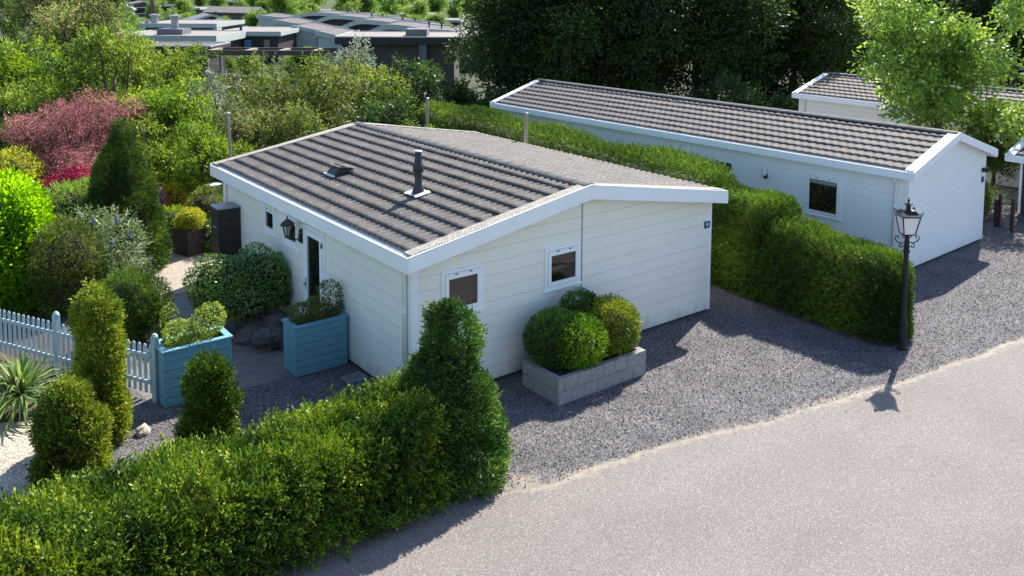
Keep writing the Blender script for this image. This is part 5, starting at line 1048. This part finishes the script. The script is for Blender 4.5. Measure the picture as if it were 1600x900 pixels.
# wave roofed houses
def wave_house(u0, u1, d, v0, label, amp=0.55, depth=8.0, seed=0):
    loc, yaw = frame_at((u0+u1)/2, d); w = (u1-u0)*d/1400/2; t = thing('wave_roofed_house', label, 'house', loc, yaw, 'wave roofed houses in a row'); h = zat(v0, d)
    n = 40; X = np.linspace(-w, w, n); tt = np.linspace(0, 1, n)
    ks = np.array([0, 0.2, 0.43, 0.75, 1.0]); kv = np.array([0.0, -0.75, 0.95, 0.25, -0.6]); ki = np.clip(np.searchsorted(ks, tt, side='right')-1, 0, 3); kt = (tt-ks[ki])/(ks[ki+1]-ks[ki]); kt = kt*kt*(3-2*kt)
    Z = h-amp*0.95+amp*(kv[ki]*(1-kt)+kv[ki+1]*kt)
    top = list(zip(X, Z)); 
    def band(up, dn, y0, y1, nm, mt, par=t):
        b = MB(); k = len(X); V = [(x, y, z+o) for (y, o) in ((y0, dn), (y0, up), (y1, up), (y1, dn)) for x, z in top]
        F = [(r*k+i, r*k+i+1, ((r+1) % 4)*k+i+1, ((r+1) % 4)*k+i) for r in range(4) for i in range(k-1)]+[(0, k, 2*k, 3*k), (k-1, 4*k-1, 3*k-1, 2*k-1)]
        b.add(V, F); return b.build(nm, M[mt], par)
    r = band(0.0, -0.1, 0.12, depth-0.12, 'roof', 'mauveroof'); band(0.1, -0.34, -0.02, 0.12, 'fascia', 'palecl'); band(0.1, -0.34, depth-0.12, depth, 'fascia', 'palecl')
    b = MB(); k = len(X); V = [(x*0.97, y, z) for y in (0.5, depth-0.5) for zz in (0, 1) for x, z in [(p, 0 if not zz else q-0.09) for p, q in top]]
    F = [(i, i+1, k+i+1, k+i) for i in range(k-1)]+[(2*k+i+1, 2*k+i, 3*k+i, 3*k+i+1) for i in range(k-1)]+[(0, k, 3*k, 2*k), (k-1, 3*k-1+0*k, 4*k-1, 2*k-1)]
    b.add(V, F); b.build('wall', M['navy'], t)
    b = MB(); b.box(-w*0.97-0.02, -w*0.70, 0.1, 0.49, 0, float(Z[2])-0.35); b.build('end_wall', M['palecl'], t)
    for a in (0.28, 0.42):
        i = int((a+1)/2*n); b = MB(); b.tube([(X[i], depth*0.45, Z[i]-0.02), (X[i], depth*0.45, Z[i]+0.38)], 0.07, 8); b.tube([(X[i], depth*0.45, Z[i]+0.38), (X[i], depth*0.45, Z[i]+0.5)], 0.14, 8); b.build('vent_pipe', M['dark'], r)
    return t
wave_house(492, 760, 74, 40, 'front wave roofed house with white end wall behind the dark flat building', 0.62)
wave_house(455, 715, 85, 32.5, 'second wave roofed house from the front', 0.62)
wave_house(425, 655, 97, 25.5, 'third wave roofed house from the front', 0.55)
wave_house(400, 610, 110, 21, 'rearmost wave roofed house of the row', 0.38)
# gabled houses far back
def gable_house(u, d, wpx, lpx, vt, label, rz, roofm='greyroof', wall='browncl', eave=2.3, group=None, facade=True):
    loc, yaw = frame_at(u, d); W, Ln = wpx*d/1400, lpx*d/1400; t = thing('gabled_house', label, 'house', loc, yaw+rz, group); h = zat(vt, d); eave = min(eave, h-0.8)
    b = MB(); b.prism([(-W/2, 0), (W/2, 0), (W/2, eave), (0, h-0.12), (-W/2, eave)], 0, Ln); b.build('wall', M[wall], t)
    for s in (-1, 1):
        b = MB(); sl = (h-eave)/(W/2); e = 0.4; b.add([(0, -0.3, h), (s*(W/2+e), -0.3, eave-sl*e+0.06), (s*(W/2+e), Ln+0.3, eave-sl*e+0.06), (0, Ln+0.3, h), (0, -0.3, h-0.1), (s*(W/2+e), -0.3, eave-sl*e-0.04), (s*(W/2+e), Ln+0.3, eave-sl*e-0.04), (0, Ln+0.3, h-0.1)], [(0, 1, 2, 3), (7, 6, 5, 4), (0, 4, 5, 1), (2, 6, 7, 3), (1, 5, 6, 2)])
        b.build('roof', M[roofm], t)
    for s in (-1, 1):
        b = MB(); sl = (h-eave)/(W/2); b.add([(0, -0.36, h+0.06), (s*(W/2+0.42), -0.36, eave-sl*0.42+0.12), (s*(W/2+0.42), -0.36, eave-sl*0.42-0.16), (0, -0.36, h-0.24), (0, -0.301, h+0.06), (s*(W/2+0.42), -0.301, eave-sl*0.42+0.12), (s*(W/2+0.42), -0.301, eave-sl*0.42-0.16), (0, -0.301, h-0.24)], [(0, 1, 2, 3), (4, 5, 6, 7), (0, 1, 5, 4), (3, 2, 6, 7)]); b.build('bargeboard', M['palecl'], t)
    b = MB(); b.tube([(W*0.2, Ln*0.4, h-0.8), (W*0.2, Ln*0.4, h+0.3)], 0.14, 8); b.build('flue', M['dark'], t)
    if facade:
        f = MB(); f.box(-W*0.3, W*0.05, -0.04, -0.002, 0.6, 1.9); wn_ = f.build('window', M['white'], t); p = MB(); p.box(-W*0.3+0.1, W*0.05-0.1, -0.06, -0.041, 0.7, 1.8); p.build('pane', M['glass'], wn_)
    return t
gable_house(356, 100, 62, 75, 33, 'grey gabled house with pale bargeboards, the front one of the two grey roofs', 0.5)
gable_house(330, 116, 60, 70, 24, 'grey gabled house, the rear one of the two grey roofs', 0.5)
gable_house(404, 150, 26, 92, 12, 'house with a long bright pale roof beside the round green tree', 1.2, roofm='paleroof', wall='browncl')
gable_house(225, 185, 60, 55, 4, 'brown house with dark grey gable roof behind the pine trunk', 0.5, wall='browncl')
gable_house(196, 175, 20, 40, 10, 'small white gabled house beside the brown one at the left', 0.3, wall='palecl', roofm='paleroof')
rows = [(262, 200, 40, 10), (290, 170, 46, 14), (345, 230, 40, 3), (480, 190, 70, 17), (520, 165, 60, 22), (560, 240, 60, 12), (640, 160, 70, 22), (690, 150, 60, 31), (610, 210, 50, 15), (440, 260, 50, 6), (660, 260, 70, 10)]
rows.sort()
for i, (u, d, wp, v) in enumerate(rows):
    flat_house(u-wp/2, u+wp/2, d, v, 'far pale flat roof among trees, %s' % ORD[i], wall='navy', fasc='palecl', depth=8, group='far flat roofs')
# distant trees
fp = [tree('distant_tree', 'x', 'tree', 0, 0, 4.2, 2.6, 4.0, 26, 6500, 0.36, L['far'], tr=0.16, cr=0.42, seed=91+i, k=4, limbs=8) for i in range(3)]
uf = [0, 0, 0]
spots = [(446, 128, 0.85), (612, 140, 0.75), (655, 135, 0.62), (470, 150, 0.6), (545, 185, 0.85), (575, 190, 0.9), (640, 150, 0.4)]
for i, (u, d, s) in enumerate(sorted(spots)):
    x, y = spot(u, d); put(fp, uf, i, (x, y, 0), rz=random.uniform(0, 6.28), scale=(s, s, s), label='round green tree between the far roofs, %s' % ORD[i], group='trees among the far roofs')
for row, (d, n, s0) in enumerate(((165, 16, 0.5), (200, 19, 0.66), (240, 20, 0.85), (300, 20, 1.05))):
    for i in range(n):
        u = -60+900*(i+0.5+random.uniform(-0.3, 0.3))/n; x, y = spot(u, d+random.uniform(-9, 9)); s = s0*random.uniform(0.75, 1.15)
        put(fp, uf, i+row, (x, y, 0), rz=random.uniform(0, 6.28), scale=(s*1.2, s*1.2, s), label='far tree line, %s row, tree %s' % (('front', 'second', 'third', 'rear')[row], ORD[i]), group='far tree line')
for i, (u, d, s, m_) in enumerate(((290, 95, 0.5, 0), (268, 120, 0.5, 1), (205, 66, 0.55, 2), (188, 80, 0.6, 0), (170, 95, 0.75, 1), (410, 95, 0.36, 1), (425, 90, 0.3, 2), (465, 66, 0.38, 0), (385, 68, 0.30, 2), (350, 69, 0.28, 1), (480, 70, 0.3, 1))):
    x, y = spot(u, d); put(fp, uf, m_, (x, y, 0), rz=random.uniform(0, 6.28), scale=(s*1.3, s*1.3, s*0.8), label='low green bush between flat roofs, %s' % ORD[sorted((290, 268, 205, 188, 170, 410, 425, 465, 385, 350, 480)).index(u)], group='bushes among the flat roofs')
us = sorted([20, 60, 95, 130, 165, 200, 300, 345, 390, 430, 470, 515, 560, 600, 640, 680])
for i, u in enumerate(us):
    x, y = spot(u+random.uniform(-8, 8), random.uniform(112, 150)); s = random.uniform(0.28, 0.42); put(fp, uf, i, (x, y, 0), rz=random.uniform(0, 6.28), scale=(s*1.7, s*1.7, s), label='far low bush among the roofs, %s' % ORD[i], group='far bushes among the roofs')
